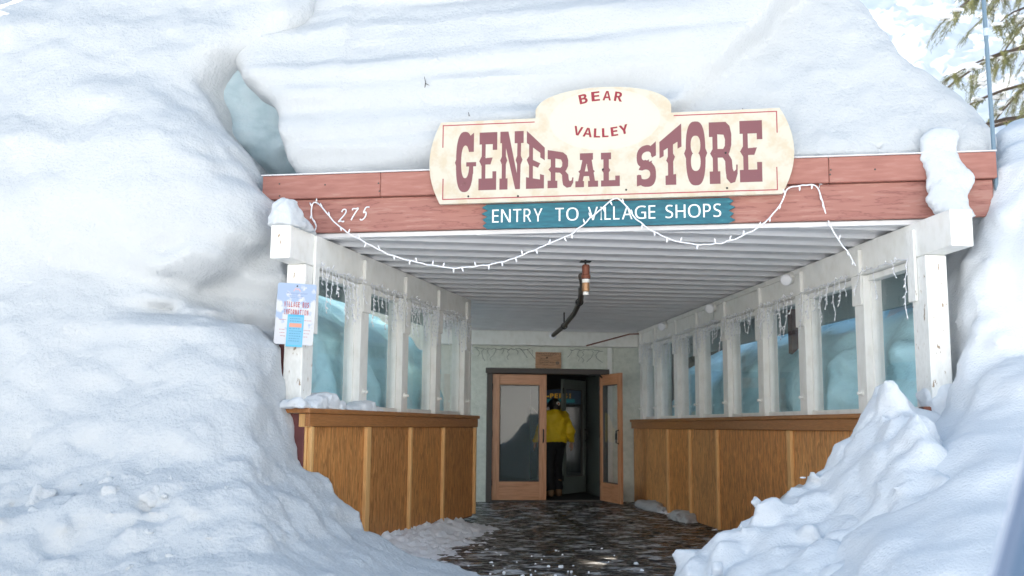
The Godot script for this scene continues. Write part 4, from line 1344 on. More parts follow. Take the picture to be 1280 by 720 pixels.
func build_notices(xf: Transform3D) -> void:
	xf.basis = Basis(Vector3.UP, 0.05) * Basis(Vector3.BACK, -0.035)
	xf.origin = Vector3(-0.825, 2.035, -7.935)
	var board := thing("bus_sign", "pale rounded notice board about the village bus on the left corner post", "sign", xf)
	var sw := 0.30
	var sh := 0.485
	var im := Image.create_empty(240, 388, false, Image.FORMAT_RGBA8)
	var cl := noise(0.012, 421, 4)
	for y in 388:
		for x in 240:
			var k := smoothstep(-0.15, 0.2, cl.get_noise_2d(x, y) + (y - 130.0) * 0.004 + (x - 120) * 0.001)
			im.set_pixel(x, y, Color(0.30, 0.39, 0.55).lerp(Color(0.56, 0.575, 0.61), k).linear_to_srgb())
	var faint := lin(0.24, 0.31, 0.48)
	var rose := lin(0.42, 0.20, 0.20)
	# small mountain mark and faint lettering rows
	fill_poly(im, PackedVector2Array([Vector2(96, 50), Vector2(112, 26), Vector2(120, 36), Vector2(128, 28), Vector2(146, 50), Vector2(138, 50), Vector2(127, 36), Vector2(120, 44), Vector2(112, 34), Vector2(103, 50)]), lin(0.62, 0.36, 0.34))
	for q in [[58, 57, 126, 12, faint], [80, 76, 84, 7, faint], [86, 88, 70, 6, faint], [20, 230, 48, 6, rose], [172, 230, 50, 6, rose], [28, 292, 34, 6, rose], [178, 292, 40, 6, rose], [32, 312, 30, 6, rose], [180, 312, 30, 6, rose], [36, 332, 26, 6, rose], [180, 332, 24, 6, rose]]:
		var x: int = q[0]
		while x < q[0] + q[2]:
			var w := rng.randi_range(3, 7)
			im.fill_rect(Rect2i(x, q[1] + rng.randi_range(0, 1), w, q[3] - rng.randi_range(0, 2)), q[4])
			x += w + 2
	var face := mat(Color.WHITE, 0.35)
	face.albedo_texture = ImageTexture.create_from_image(im)
	var pl := PackedVector2Array()
	for c in [[1, 1, 0], [-1, 1, 1], [-1, -1, 2], [1, -1, 3]]:
		for k in 5:
			var a: float = PI * 0.5 * (c[2] + k / 4.0)
			pl.append(Vector2(c[0] * (sw * 0.5 - 0.018) + cos(a) * 0.018, c[1] * (sh * 0.5 - 0.018) + sin(a) * 0.018))
	var mb := MB.new().prism(pl, 0.0, 0.004)
	for k in mb.t.size():
		mb.t[k] = Vector2(mb.v[k].x / sw + 0.5, 0.5 - mb.v[k].y / sh)
	part("panel", mb, face, board)
	var redp := mat(lin(0.40, 0.075, 0.075), 0.5)
	var sans := font("Droid Sans", 700)
	var y := 0.075
	for word in ["VILLAGE BUS", "INFORMATION"]:
		var n: int = word.length()
		for k in n:
			if word[k] == " ": continue
			var w := 0.0125
			if word[k] == "I": w = 0.006
			if word[k] == "M": w = 0.016
			letter(word[k], sans, w, 0.042, 0.0015, redp, board, Transform3D(Basis(), Vector3((k - (n - 1) * 0.5) * 0.0178 + 0.004, y, 0.004)))
		y -= 0.061
	part("screw", MB.new().lathe(Vector3(0.0, 0.222, 0.004), Vector3(0, 0, 1), [Vector2(0.007, 0), Vector2(0.005, 0.004), Vector2(0.0005, 0.005)], 8), M.black, board)

	var leaf := thing("paper_notice", "small blue paper notice with a salmon band taped over the bus sign", "notice", xf * Transform3D(Basis(), Vector3(0.006, -0.132, 0.0075)))
	var im2 := Image.create_empty(104, 208, false, Image.FORMAT_RGBA8)
	im2.fill(lin(0.13, 0.40, 0.58))
	im2.fill_rect(Rect2i(0, 0, 104, 14), lin(0.04, 0.36, 0.58))
	im2.fill_rect(Rect2i(0, 196, 104, 12), lin(0.05, 0.42, 0.64))
	im2.fill_rect(Rect2i(0, 0, 5, 208), lin(0.06, 0.42, 0.64))
	im2.fill_rect(Rect2i(99, 0, 5, 208), lin(0.06, 0.42, 0.64))
	im2.fill_rect(Rect2i(14, 56, 78, 26), lin(0.62, 0.27, 0.19))
	for r in 10:
		if r > 1 and r < 4: continue
		var x := 16
		while x < 84:
			var w := rng.randi_range(4, 12)
			im2.fill_rect(Rect2i(x, 24 + r * 16, w, 5), lin(0.05, 0.22, 0.38))
			x += w + 4
	var m2 := mat(Color.WHITE, 0.3)
	m2.albedo_texture = ImageTexture.create_from_image(im2)
	var mb2 := MB.new().box(Vector3(-0.063, -0.127, -0.002), Vector3(0.063, 0.127, 0.0), 0.0)
	for k in mb2.t.size():
		mb2.t[k] = Vector2(mb2.v[k].x / 0.126 + 0.5, 0.5 - mb2.v[k].y / 0.254)
	part("paper", mb2, m2, leaf)

	# wooden plaque over the door
	var plq := thing("plaque", "small brown wooden plaque with dark lettering above the doors", "plaque", Transform3D(Basis(), Vector3(2.37, 2.232, -15.828)))
	var im3 := Image.create_empty(220, 140, false, Image.FORMAT_RGBA8)
	var gr := noise(0.03, 431, 4)
	for yy in 140:
		for x in 220:
			im3.set_pixel(x, yy, Color(0.36, 0.19, 0.10).lerp(Color(0.50, 0.29, 0.17), 0.5 + gr.get_noise_2d(x * 0.4, yy * 2.0)).linear_to_srgb())
	for q in [[18, 12, 180], [50, 28, 95], [40, 56, 60], [38, 72, 72], [38, 86, 116], [38, 100, 66]]:
		var x: int = q[0]
		while x < q[0] + q[2]:
			var w := rng.randi_range(3, 8)
			im3.fill_rect(Rect2i(x, q[1] + rng.randi_range(0, 2), w, rng.randi_range(3, 6)), lin(0.07, 0.05, 0.035))
			x += w + rng.randi_range(1, 5)
	fill_poly(im3, rounded(188, 92, 14, 13, 2.0), lin(0.12, 0.10, 0.09))
	fill_poly(im3, rounded(188, 92, 8, 7, 2.0), lin(0.28, 0.17, 0.10))
	fill_poly(im3, rounded(98, 48, 9, 6, 2.0), lin(0.05, 0.03, 0.02))
	var m3 := mat(Color.WHITE, 0.55)
	m3.albedo_texture = ImageTexture.create_from_image(im3)
	var mb3 := MB.new().box(Vector3(-0.208, -0.130, 0.0), Vector3(0.208, 0.130, 0.022), 0.004)
	for k in mb3.t.size():
		mb3.t[k] = Vector2(mb3.v[k].x / 0.42 + 0.5, 0.5 - mb3.v[k].y / 0.266)
	part("board", mb3, m3, plq)

# ------------------------------------------------------------------ string lights
func bulbs_on(mb: MB, p: Vector3, dir: Vector3, r := 0.006, len := 0.026) -> void:
	var d := dir.normalized()
	mb.lathe(p, d, [Vector2(r * 0.55, 0.0), Vector2(r, len * 0.35), Vector2(r * 0.8, len * 0.75), Vector2(0.0006, len)], 5)

func build_lights() -> void:
	var path := [[0.448, 2.76], [0.461, 2.807], [0.417, 2.883], [0.420, 2.985], [0.461, 2.999], [0.548, 2.92], [0.691, 2.774], [0.901, 2.649], [1.108, 2.545], [1.379, 2.467], [1.658, 2.423], [1.908, 2.444], [2.103, 2.486], [2.36, 2.585], [2.591, 2.683], [2.776, 2.834], [2.903, 2.935], [2.934, 2.952], [2.966, 2.946], [3.029, 2.879], [3.122, 2.761], [3.308, 2.641], [3.504, 2.58], [3.706, 2.576], [3.889, 2.628], [4.041, 2.713], [4.177, 2.848], [4.247, 2.985], [4.349, 3.013], [4.469, 3.016], [4.507, 2.914], [4.543, 2.775], [4.631, 2.587], [4.698, 2.511], [4.753, 2.412]]
	var cur := Curve3D.new()
	for k in path.size():
		var t := 0.03 if k < 5 or k > 28 else (0.095 if absf(path[k][0] - 2.93) < 0.15 else 0.075)
		if k > 30: t = 0.03 - 0.03 * (k - 30)
		cur.add_point(Vector3(path[k][0], path[k][1], t))
	for k in range(1, path.size() - 1):
		var tg := (cur.get_point_position(k + 1) - cur.get_point_position(k - 1)) * 0.17
		cur.set_point_in(k, -tg)
		cur.set_point_out(k, tg)
	cur.bake_interval = 0.02
	var pts := []
	var n := int(cur.get_baked_length() / 0.022)
	var wob := noise(9.0, 501, 2)
	for k in n + 1:
		var p := cur.sample_baked(cur.get_baked_length() * k / n)
		pts.append(p + Vector3(wob.get_noise_1d(p.x), wob.get_noise_1d(p.x + 50.0), 0) * 0.008)
	var s := thing("string_light", "white string of small bulbs swagged in two loops across the fascia and signs", "string lights", FX)
	part("wire", MB.new().tube(pts, 0.0062, 0.0062, 5), M.wire, s)
	var k := 3
	while k < pts.size():
		var b := MB.new()
		var up := 1.0 if rng.randf() < 0.38 else -1.0
		bulbs_on(b, pts[k], Vector3(rng.randf_range(-0.5, 0.5), up, rng.randf_range(0.0, 0.5)), 0.0075, 0.042)
		part("bulb", b, M.bulb, s)
		k += rng.randi_range(3, 6)
	for q in [[0.461, 3.0], [2.934, 2.955], [4.49, 3.016]]:
		part("hook", MB.new().tube([Vector3(q[0], q[1] - 0.01, 0.01), Vector3(q[0], q[1] + 0.012, 0.05), Vector3(q[0] + 0.01, q[1], 0.09)], 0.004, 0.004, 5), M.wire_dim, s)

	var lw := [[0.02, 0.94], [1.06, 1.99], [2.10, 3.02], [3.12, 4.2]]
	var names_l := ["first left window by the bus sign", "second left window from the front", "third left window from the front", "last left window before the green wall"]
	for i in 4:
		icicles(LX, lw[i][0], lw[i][1], names_l[i], 0.075, 1.0 if i < 2 else 1.7, i)
	var far := [-6.98, -7.98, -9.20, -10.31, -11.47, -12.60, -13.60, -14.69, -15.58]
	var order := ["first right window by the corner post", "second right window from the front", "third right window from the front", "fourth right window from the front", "fifth right window from the front", "sixth right window from the front", "seventh right window, second from the back", "last right window by the back wall"]
	for i in 8:
		icicles(RX, far[i + 1] + 15.98, far[i] + 15.83, order[i], 0.09, [0.4, 1.0, 1.2, 1.2, 1.2, 1.1, 1.0, 1.0][i], 10 + i)
	# unlit dark strings on the green wall
	for i in 2:
		var a: float = [1.18, 2.72][i]
		var e: float = [2.12, 3.28][i]
		var w := thing("wall_string", ["dark unlit string of lights on the green wall left of the plaque", "dark unlit string of lights on the green wall right of the plaque"][i], "string lights", Transform3D(Basis(), Vector3(0, 0, -15.82)))
		var line := []
		var x := a
		while x < e:
			line.append(Vector3(x, 2.40 + rng.randf_range(-0.012, 0.02), 0.012))
			x += 0.045
		part("wire", MB.new().tube(line, 0.0035, 0.0035, 4), M.wire_dark, w)
		x = a + 0.03
		while x < e:
			var st := []
			var p := Vector3(x, 2.40, 0.012)
			for q in rng.randi_range(3, 6):
				st.append(p)
				p += Vector3(rng.randf_range(-0.05, 0.05), -rng.randf_range(0.03, 0.05), 0)
			part("strand", MB.new().tube(st, 0.0033, 0.0033, 4), M.wire_dark, w)
			x += rng.randf_range(0.07, 0.13)

func icicles(xf: Transform3D, u0: float, u1: float, where: String, gap: float, density: float, sd: int) -> void:
	rng.seed = 900 + sd
	var s := thing("icicle_lights", "white icicle light strands hanging over the " + where, "string lights", xf, "icicle lights over the windows")
	var head := []
	var u := u0
	while u <= u1:
		head.append(Vector3(u, 2.455 + rng.randf_range(-0.012, 0.018), 0.030 + rng.randf_range(0, 0.01)))
		u += 0.035
	part("wire", MB.new().tube(head, 0.0042, 0.0042, 4), M.wire, s)
	var cable := MB.new()
	var tips := MB.new()
	for h in head:
		if rng.randf() < 0.4:
			bulbs_on(tips, h, Vector3(rng.randf_range(-1, 1), 0.9, 0.4), 0.006, 0.03)
	u = u0 + 0.03
	while u < u1 - 0.02:
		var p := Vector3(u, 2.45, 0.034)
		var cnt := rng.randi_range(3, 9)
		var pts := [p]
		var drift := rng.randf_range(-0.012, 0.012)
		for k in cnt:
			p += Vector3(drift + rng.randf_range(-0.022, 0.022), -rng.randf_range(0.03, 0.055), rng.randf_range(-0.006, 0.008))
			p.z = clampf(p.z, 0.022, 0.06)
			pts.append(p)
			bulbs_on(tips, p, Vector3(rng.randf_range(-1, 1), -0.6, rng.randf_range(0, 0.7)), 0.0062, 0.030)
			if rng.randf() < 0.2 * density:
				bulbs_on(tips, p, Vector3(rng.randf_range(-1, 1), rng.randf_range(-1, 0.5), 0.3), 0.0062, 0.030)
		cable.tube(pts, 0.0033, 0.0033, 4)
		u += rng.randf_range(0.6, 1.4) * gap / density
	part("strands", cable, M.wire, s).set_meta("kind", "stuff")
	part("bulbs", tips, M.bulb, s).set_meta("kind", "stuff")
	rng.seed = 77 + sd

# ------------------------------------------------------------------ inside the door
func build_inside() -> void:
	var room := thing("store_interior", "dark store interior behind the open doors", "room")
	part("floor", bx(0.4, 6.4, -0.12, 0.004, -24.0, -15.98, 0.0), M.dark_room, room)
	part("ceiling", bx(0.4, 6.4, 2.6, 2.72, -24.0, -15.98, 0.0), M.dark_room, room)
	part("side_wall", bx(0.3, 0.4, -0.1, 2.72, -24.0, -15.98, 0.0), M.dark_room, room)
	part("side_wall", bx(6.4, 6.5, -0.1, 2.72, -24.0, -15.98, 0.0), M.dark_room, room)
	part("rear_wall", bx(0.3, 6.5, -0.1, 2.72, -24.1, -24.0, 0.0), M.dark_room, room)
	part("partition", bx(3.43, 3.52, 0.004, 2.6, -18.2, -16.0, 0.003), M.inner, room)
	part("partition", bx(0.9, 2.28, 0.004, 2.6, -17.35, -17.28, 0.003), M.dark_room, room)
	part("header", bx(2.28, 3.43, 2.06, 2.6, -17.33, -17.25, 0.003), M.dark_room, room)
	var cool := thing("drink_cooler", "tall dark drink cooler with a teal arched header and yellow lettering", "cooler", Transform3D(Basis(Vector3.UP, -0.16), Vector3(3.52, 0.004, -21.6)))
	part("cabinet", bx(-0.5, 0.5, 0.0, 1.66, -0.7, 0.0, 0.02), M.black, cool)
	var arch := PackedVector2Array([Vector2(-0.5, 1.665)])
	for k in 13:
		var a := lerpf(-0.5, 0.5, k / 12.0)
		arch.append(Vector2(a, 1.93 + 0.06 * (1.0 - 4.0 * a * a)))
	arch.append(Vector2(0.5, 1.665))
	var teal := mat(lin(0.01, 0.05, 0.12), 0.4)
	part("header_panel", MB.new().prism(arch, -0.3, 0.0), teal, cool)
	var glow := mat(lin(0.5, 0.35, 0.05), 0.5)
	glow.emission_enabled = true
	glow.emission = Color(0.85, 0.62, 0.12)
	glow.emission_energy_multiplier = 0.09
	var sw := PackedVector2Array()
	for k in 11: sw.append(Vector2(-0.46 + 0.20 * k / 10.0, 1.845 + 0.02 * sin(k * 0.55) + 0.018))
	for k in 11: sw.append(Vector2(-0.26 - 0.20 * k / 10.0, 1.845 + 0.02 * sin((10 - k) * 0.55) - 0.01))
	part("swoosh", MB.new().prism(sw, 0.001, 0.006), glow, cool)
	var tealglow := mat(lin(0.01, 0.2, 0.24), 0.5)
	tealglow.emission_enabled = true
	tealglow.emission = Color(0.05, 0.42, 0.46)
	tealglow.emission_energy_multiplier = 0.07
	part("light_strip", bx(-0.36, 0.3, 1.70, 1.775, 0.001, 0.006, 0.002), tealglow, cool)
	var f := font("Droid Sans", 700)
	for k in 5:
		letter("PEPSI"[k], f, 0.03 if k == 4 else 0.075, 0.10, 0.004, glow, cool, Transform3D(Basis(), Vector3(-0.20 + k * 0.10, 1.845, 0.001)))
	part("door_glass", bx(-0.42, 0.42, 0.2, 1.6, 0.001, 0.012, 0.004), mat(lin(0.01, 0.012, 0.014), 0.1), cool)
	var yel := mat(lin(0.42, 0.33, 0.02), 0.5)
	yel.emission_enabled = true
	yel.emission = Color(0.75, 0.66, 0.05)
	yel.emission_energy_multiplier = 0.05
	part("yellow_card", bx(-0.06, 0.06, 1.24, 1.60, 0.014, 0.020, 0.002), yel, cool)
	part("label_disc", MB.new().lathe(Vector3(-0.20, 1.53, 0.014), Vector3(0, 0, 1), [Vector2(0.055, 0), Vector2(0.05, 0.006), Vector2(0.001, 0.007)], 16), mat(lin(0.55, 0.5, 0.45), 0.5), cool)
	part("red_mark", bx(-0.225, -0.175, 1.51, 1.55, 0.0225, 0.026, 0.001), mat(lin(0.4, 0.03, 0.02), 0.5), cool)

# ------------------------------------------------------------------ the person
func cone(p: Vector3, a: Vector3, b: Vector3, ra: float, rb: float) -> float:
	var ab := b - a
	var k := clampf((p - a).dot(ab) / ab.length_squared(), 0.0, 1.0)
	return p.distance_to(a + ab * k) - lerpf(ra, rb, k)

func bones(list: Array, k: float) -> Callable:
	return func(p: Vector3) -> float:
		var d := 10.0
		for e in list:
			d = smin(d, cone(p, e[0], e[1], e[2], e[3]), k)
		return d

func merged(meshes: Array) -> ArrayMesh:
	var st := SurfaceTool.new()
	for m in meshes:
		st.append_from(m, 0, Transform3D())
	return st.commit()

func build_person() -> void:
	var xf := Transform3D(Basis(Vector3.UP, 0.18), Vector3(2.66, 0.01, -17.0))
	var who := thing("person", "person in yellow jacket and black trousers walking in at the open door", "person", xf)
	var body := []
	body.append([Vector3(-0.06, 0.90, 0), Vector3(0.06, 0.90, 0), 0.12, 0.12])
	body.append([Vector3(0, 0.95, 0), Vector3(0, 1.30, -0.01), 0.125, 0.14])
	body.append([Vector3(-0.15, 1.335, 0), Vector3(0.15, 1.335, 0), 0.065, 0.065])
	body.append([Vector3(0, 1.34, 0), Vector3(0, 1.45, -0.015), 0.055, 0.05])
	body.append([Vector3(0, 1.49, -0.03), Vector3(0, 1.54, -0.015), 0.080, 0.088])
	body.append([Vector3(0, 1.505, -0.125), Vector3(0, 1.48, -0.135), 0.012, 0.014])
	var hands := []
	for s in [-1.0, 1.0]:
		var el := Vector3(0.275 * s, 1.09, 0.045)
		var wr := Vector3(0.325 * s, 0.92, -0.06)
		body.append([Vector3(0.18 * s, 1.33, 0), el, 0.052, 0.042])
		body.append([el, wr, 0.040, 0.027])
		body.append([Vector3(0.078 * s, 1.50, -0.01), Vector3(0.084 * s, 1.53, -0.012), 0.014, 0.016])
		var fwd: float = -0.10 * s if s > 0.0 else 0.06
		var knee := Vector3(0.095 * s, 0.48, -0.03 + fwd)
		var ank := Vector3(0.10 * s, 0.085, 0.04 + fwd)
		body.append([Vector3(0.085 * s, 0.88, 0), knee, 0.088, 0.056])
		body.append([knee, ank, 0.055, 0.036])
		body.append([ank + Vector3(0, -0.04, 0.02), ank + Vector3(0.02 * s, -0.055, -0.17), 0.038, 0.028])
		var palm := wr + Vector3(0.012 * s, -0.085, -0.02)
		var h := [[wr, palm, 0.026, 0.028], [wr + Vector3(0, -0.01, 0.01), palm + Vector3(0.0, 0.0, 0.022), 0.022, 0.024]]
		for k in 4:
			var base := palm + Vector3(0.004 * s, -0.004, 0.030 - 0.018 * k)
			var l: float = [0.055, 0.07, 0.075, 0.066][k]
			var mid := base + Vector3(0.004 * s, -l * 0.55, -0.006)
			h.append([base, mid, 0.0095, 0.0088])
			h.append([mid, mid + Vector3(-0.012 * s, -l * 0.42, -0.012), 0.0088, 0.0075])
		var th := wr + Vector3(0.0, -0.035, -0.035)
		h.append([th, th + Vector3(-0.006 * s, -0.035, -0.028), 0.012, 0.010])
		h.append([th + Vector3(-0.006 * s, -0.035, -0.028), th + Vector3(-0.008 * s, -0.068, -0.032), 0.010, 0.0085])
		hands.append(nets(bones(h, 0.007), wr + Vector3(-0.1, -0.25, -0.14), wr + Vector3(0.1, 0.04, 0.10), 0.006, 0.03))
	var skin := mat(lin(0.45, 0.25, 0.17), 0.55)
	var core := nets(bones(body, 0.03), Vector3(-0.45, 0, -0.4), Vector3(0.45, 1.72, 0.3), 0.014, 0.06)
	part("body", merged([core, hands[0], hands[1]]), skin, who)
	var fold := noise(7.0, 601, 2)
	var jk := [[Vector3(-0.09, 0.96, 0), Vector3(0.09, 0.96, 0), 0.135, 0.135], [Vector3(-0.05, 1.0, 0), Vector3(-0.07, 1.30, 0.0), 0.15, 0.145], [Vector3(0.05, 1.0, 0), Vector3(0.07, 1.30, 0.0), 0.15, 0.145], [Vector3(-0.16, 1.34, 0), Vector3(0.16, 1.34, 0), 0.082, 0.082], [Vector3(0, 1.40, 0.05), Vector3(0, 1.37, 0.08), 0.09, 0.10]]
	for s in [-1.0, 1.0]:
		jk.append([Vector3(0.18 * s, 1.33, 0), Vector3(0.278 * s, 1.09, 0.045), 0.076, 0.068])
		jk.append([Vector3(0.278 * s, 1.09, 0.045), Vector3(0.325 * s, 0.93, -0.055), 0.066, 0.052])
	var jf := bones(jk, 0.05)
	var jacket := func(p: Vector3) -> float: return maxf(jf.call(p), 0.90 - p.y) + 0.016 * fold.get_noise_3d(p.x, p.y * 1.6, p.z)
	var yellow := mat(lin(0.90, 0.58, 0.012), 0.6)
	part("jacket", nets(jacket, Vector3(-0.5, 0.80, -0.35), Vector3(0.5, 1.56, 0.35), 0.014, 0.06), yellow, who)
	var tr := [[Vector3(-0.07, 0.90, 0), Vector3(0.07, 0.90, 0), 0.135, 0.135]]
	var bt := []
	for s in [-1.0, 1.0]:
		var fwd: float = -0.10 * s if s > 0.0 else 0.06
		tr.append([Vector3(0.085 * s, 0.88, 0), Vector3(0.095 * s, 0.48, -0.03 + fwd), 0.108, 0.085])
		tr.append([Vector3(0.095 * s, 0.48, -0.03 + fwd), Vector3(0.10 * s, 0.15, 0.03 + fwd), 0.083, 0.078])
		bt.append([Vector3(0.10 * s, 0.26, 0.025 + fwd), Vector3(0.10 * s, 0.06, 0.045 + fwd), 0.064, 0.055])
		bt.append([Vector3(0.10 * s, 0.05, 0.055 + fwd), Vector3(0.12 * s, 0.04, -0.14 + fwd), 0.05, 0.04])
	var tf := bones(tr, 0.02)
	var trousers := func(p: Vector3) -> float: return maxf(tf.call(p), p.y - 0.97) + 0.010 * fold.get_noise_3dv(p)
	part("trousers", nets(trousers, Vector3(-0.35, 0.05, -0.4), Vector3(0.35, 1.1, 0.35), 0.016, 0.06), mat(lin(0.010, 0.010, 0.012), 0.75), who)
	part("boots", nets(bones(bt, 0.02), Vector3(-0.3, -0.03, -0.4), Vector3(0.3, 0.4, 0.3), 0.014, 0.05), mat(lin(0.22, 0.12, 0.06), 0.7), who)
	var hf := bones([[Vector3(0, 1.545, 0.0), Vector3(0, 1.50, 0.02), 0.108, 0.098], [Vector3(0, 1.48, 0.045), Vector3(0, 1.40, 0.075), 0.075, 0.05]], 0.03)
	var hair := func(p: Vector3) -> float: return maxf(hf.call(p), -(p.z + 0.065 + 0.6 * maxf(1.52 - p.y, -0.06))) + 0.010 * fold.get_noise_3d(p.x * 3.0, p.y, p.z * 2.0)
	part("hat_badge", MB.new().lathe(Vector3(0.03, 1.56, 0.100), Vector3(0.15, 0.2, 1), [Vector2(0.036, 0), Vector2(0.034, 0.008), Vector2(0.001, 0.010)], 14), mat(lin(0.7, 0.68, 0.6), 0.5), who)
	part("hat_mark", MB.new().lathe(Vector3(0.032, 1.555, 0.108), Vector3(0.15, 0.2, 1), [Vector2(0.016, 0), Vector2(0.014, 0.006), Vector2(0.001, 0.008)], 10), mat(lin(0.5, 0.05, 0.03), 0.5), who)
	part("hair", nets(hair, Vector3(-0.2, 1.28, -0.2), Vector3(0.2, 1.72, 0.25), 0.011, 0.05), mat(lin(0.018, 0.011, 0.008), 0.5), who)

# ------------------------------------------------------------------ trees and the hillside
func tuft_mesh() -> ArrayMesh:
	var mb := MB.new()
	var r := RandomNumberGenerator.new()
	r.seed = 41
	for k in 26:
		var a := r.randf() * TAU
		var at := Vector3(0, 0, -0.17 + 0.34 * k / 25.0)
		var d := Vector3(cos(a), sin(a), 0.75).normalized() * r.randf_range(0.07, 0.13)
		var w := d.cross(Vector3(0.2, 0.3, 1)).normalized() * 0.008
		mb.tri(at - w, at + w, at + d, w.cross(d))
	return mb.mesh()

func conifer(label: String, base: Vector3, height: float, reach: float, low: float, sd: int, branches: int, dens: float, tuft: ArrayMesh, clump: ArrayMesh) -> void:
	var r := RandomNumberGenerator.new()
	r.seed = sd
	var t := thing("conifer_tree", label, "tree", Transform3D(Basis(), base), "trees behind the snow")
	var lean := Vector3(r.randf_range(-0.2, 0.2), 0, 0)
	part("trunk", MB.new().tube([Vector3(0, -2.0, 0), Vector3(0, height * 0.35, 0) + lean * 0.5, Vector3(0, height * 0.7, 0) + lean, Vector3(0, height, 0) + lean], 0.26, 0.04, 9), M.bark, t)
	var wood := MB.new()
	var leaf: Array[Transform3D] = []
	var puff: Array[Transform3D] = []
	for b in branches:
		var f := lerpf(low, 0.97, (b + r.randf()) / branches)
		var a := b * 2.39996 + r.randf() * 0.6
		var l := reach * lerpf(1.0, 0.18, (f - low) / (1.0 - low)) * r.randf_range(0.75, 1.1)
		var out := Vector3(cos(a), 0, sin(a))
		var p := Vector3(0, height * f, 0)
		var pts := [p]
		var segs := 8
		var dir := (out + Vector3(0, 0.25, 0)).normalized()
		for k in segs:
			dir = (dir + Vector3(r.randf_range(-0.12, 0.12), -0.13, r.randf_range(-0.12, 0.12))).normalized()
			p += dir * l / segs
			pts.append(p)
		wood.tube(pts, 0.022 + 0.008 * l, 0.007, 5)
		for k in range(2, segs + 1):
			for side in [-1.0, 1.0]:
				if r.randf() > dens: continue
				var q: Vector3 = pts[k]
				var td: Vector3 = (out.cross(Vector3.UP) * side * 0.8 + out * 0.6 + Vector3(0, -0.35, 0)).normalized()
				var tw := [q]
				var tl := r.randf_range(0.35, 0.9) * (0.6 + 0.12 * l)
				for e in 5:
					td = (td + Vector3(r.randf_range(-0.16, 0.16), -0.22, r.randf_range(-0.16, 0.16))).normalized()
					q += td * tl / 5.0
					tw.append(q)
					if e > 0 or r.randf() < 0.5:
						for rep in 2:
							var bs := Basis.looking_at(-td, Vector3(0.3, 0.8, 0.2)).rotated(td, r.randf() * TAU)
							leaf.append(Transform3D(bs.scaled(Vector3.ONE * r.randf_range(0.55, 1.1)), q + Vector3(r.randf_range(-0.07, 0.07), r.randf_range(-0.07, 0.03), r.randf_range(-0.07, 0.07))))
				wood.tube(tw, 0.009, 0.004, 4, false)
				if r.randf() < 0.5:
					var w := r.randf_range(0.08, 0.2)
					puff.append(Transform3D(Basis(Vector3.UP, r.randf() * TAU).scaled(Vector3(w * 1.5, w * 0.7, w)), tw[2] + Vector3(0, 0.05, 0)))
	part("branches", wood, M.bark, t).set_meta("kind", "stuff")
	for e in [["needles", tuft, leaf, M.needle], ["branch_snow", clump, puff, M.snow_rough]]:
		var mm := MultiMesh.new()
		mm.transform_format = MultiMesh.TRANSFORM_3D
		mm.mesh = e[1]
		var list: Array[Transform3D] = e[2]
		mm.instance_count = list.size()
		for k in list.size():
			mm.set_instance_transform(k, list[k])
		var o := MultiMeshInstance3D.new()
		o.multimesh = mm
		o.material_override = e[3]
		o.name = e[0]
		o.set_meta("kind", "stuff")
		t.add_child(o)

func build_trees() -> void:
	var n1 := noise(0.06, 701, 4)
	var n2 := noise(0.5, 702, 3)
	var n3 := noise(1.6, 703, 2)
	var hill := func(x: float, z: float) -> float:
		var d := -z - 21.0
		return -1.0 + 0.66 * d + 2.4 * n1.get_noise_2d(x, z) + 0.75 * absf(n2.get_noise_2d(x, z)) + 0.35 * n3.get_noise_2d(x, z) - 3.0 * smoothstep(3.0, -3.0, d)
	var xs := PackedFloat32Array()
	var zs := PackedFloat32Array()
	for k in 261: xs.append(-50.0 + k * 0.4 if k < 200 else 30.0 + (k - 200) * 0.6)
	for k in 170: zs.append(-95.0 + k * 0.44)
	tag(part("hillside", height_sheet(xs, zs, hill), M.snow_rough, self), "steep sunlit snowy hillside rising behind the store", "", "", "structure")
	var bank := func(x: float, z: float) -> float:
		return -0.3 + 5.6 * smoothstep(4.6, 9.5, z + 1.2 * n2.get_noise_2d(x * 0.25, z * 0.25)) + 0.5 * n2.get_noise_2d(x * 0.6, z * 0.6) * smoothstep(4.2, 6.0, z)
	xs = PackedFloat32Array()
	zs = PackedFloat32Array()
	for k in 121: xs.append(-36.0 + k * 0.6)
	for k in 40: zs.append(3.6 + k * 0.4)
	tag(part("road_bank", height_sheet(xs, zs, bank), M.snow_rough, self), "ploughed snow bank on the far side of the road", "", "", "structure")

	M.bark = mat(lin(0.085, 0.062, 0.048), 0.9)
	var nd := mat(lin(0.13, 0.135, 0.07), 0.7)
	nd.backlight_enabled = true
	nd.backlight = lin(0.12, 0.13, 0.05)
	M.needle = nd
	var tuft := tuft_mesh()
	var clump := chunk_mesh(9)
	conifer("sparse drooping conifer at the right edge behind the blue pole", Vector3(14.2, 1.0, -19.0), 13.5, 6.4, 0.22, 811, 84, 0.6, tuft, clump)
	conifer("snow-laden conifer behind the right slope of the roof snow", Vector3(24.2, 6.0, -30.0), 17.0, 6.8, 0.15, 812, 50, 0.75, tuft, clump)
	conifer("dark conifer peeking over the top left of the snow bank", Vector3(-9.4, 2.0, -23.0), 16.0, 3.4, 0.2, 813, 50, 0.9, tuft, clump)

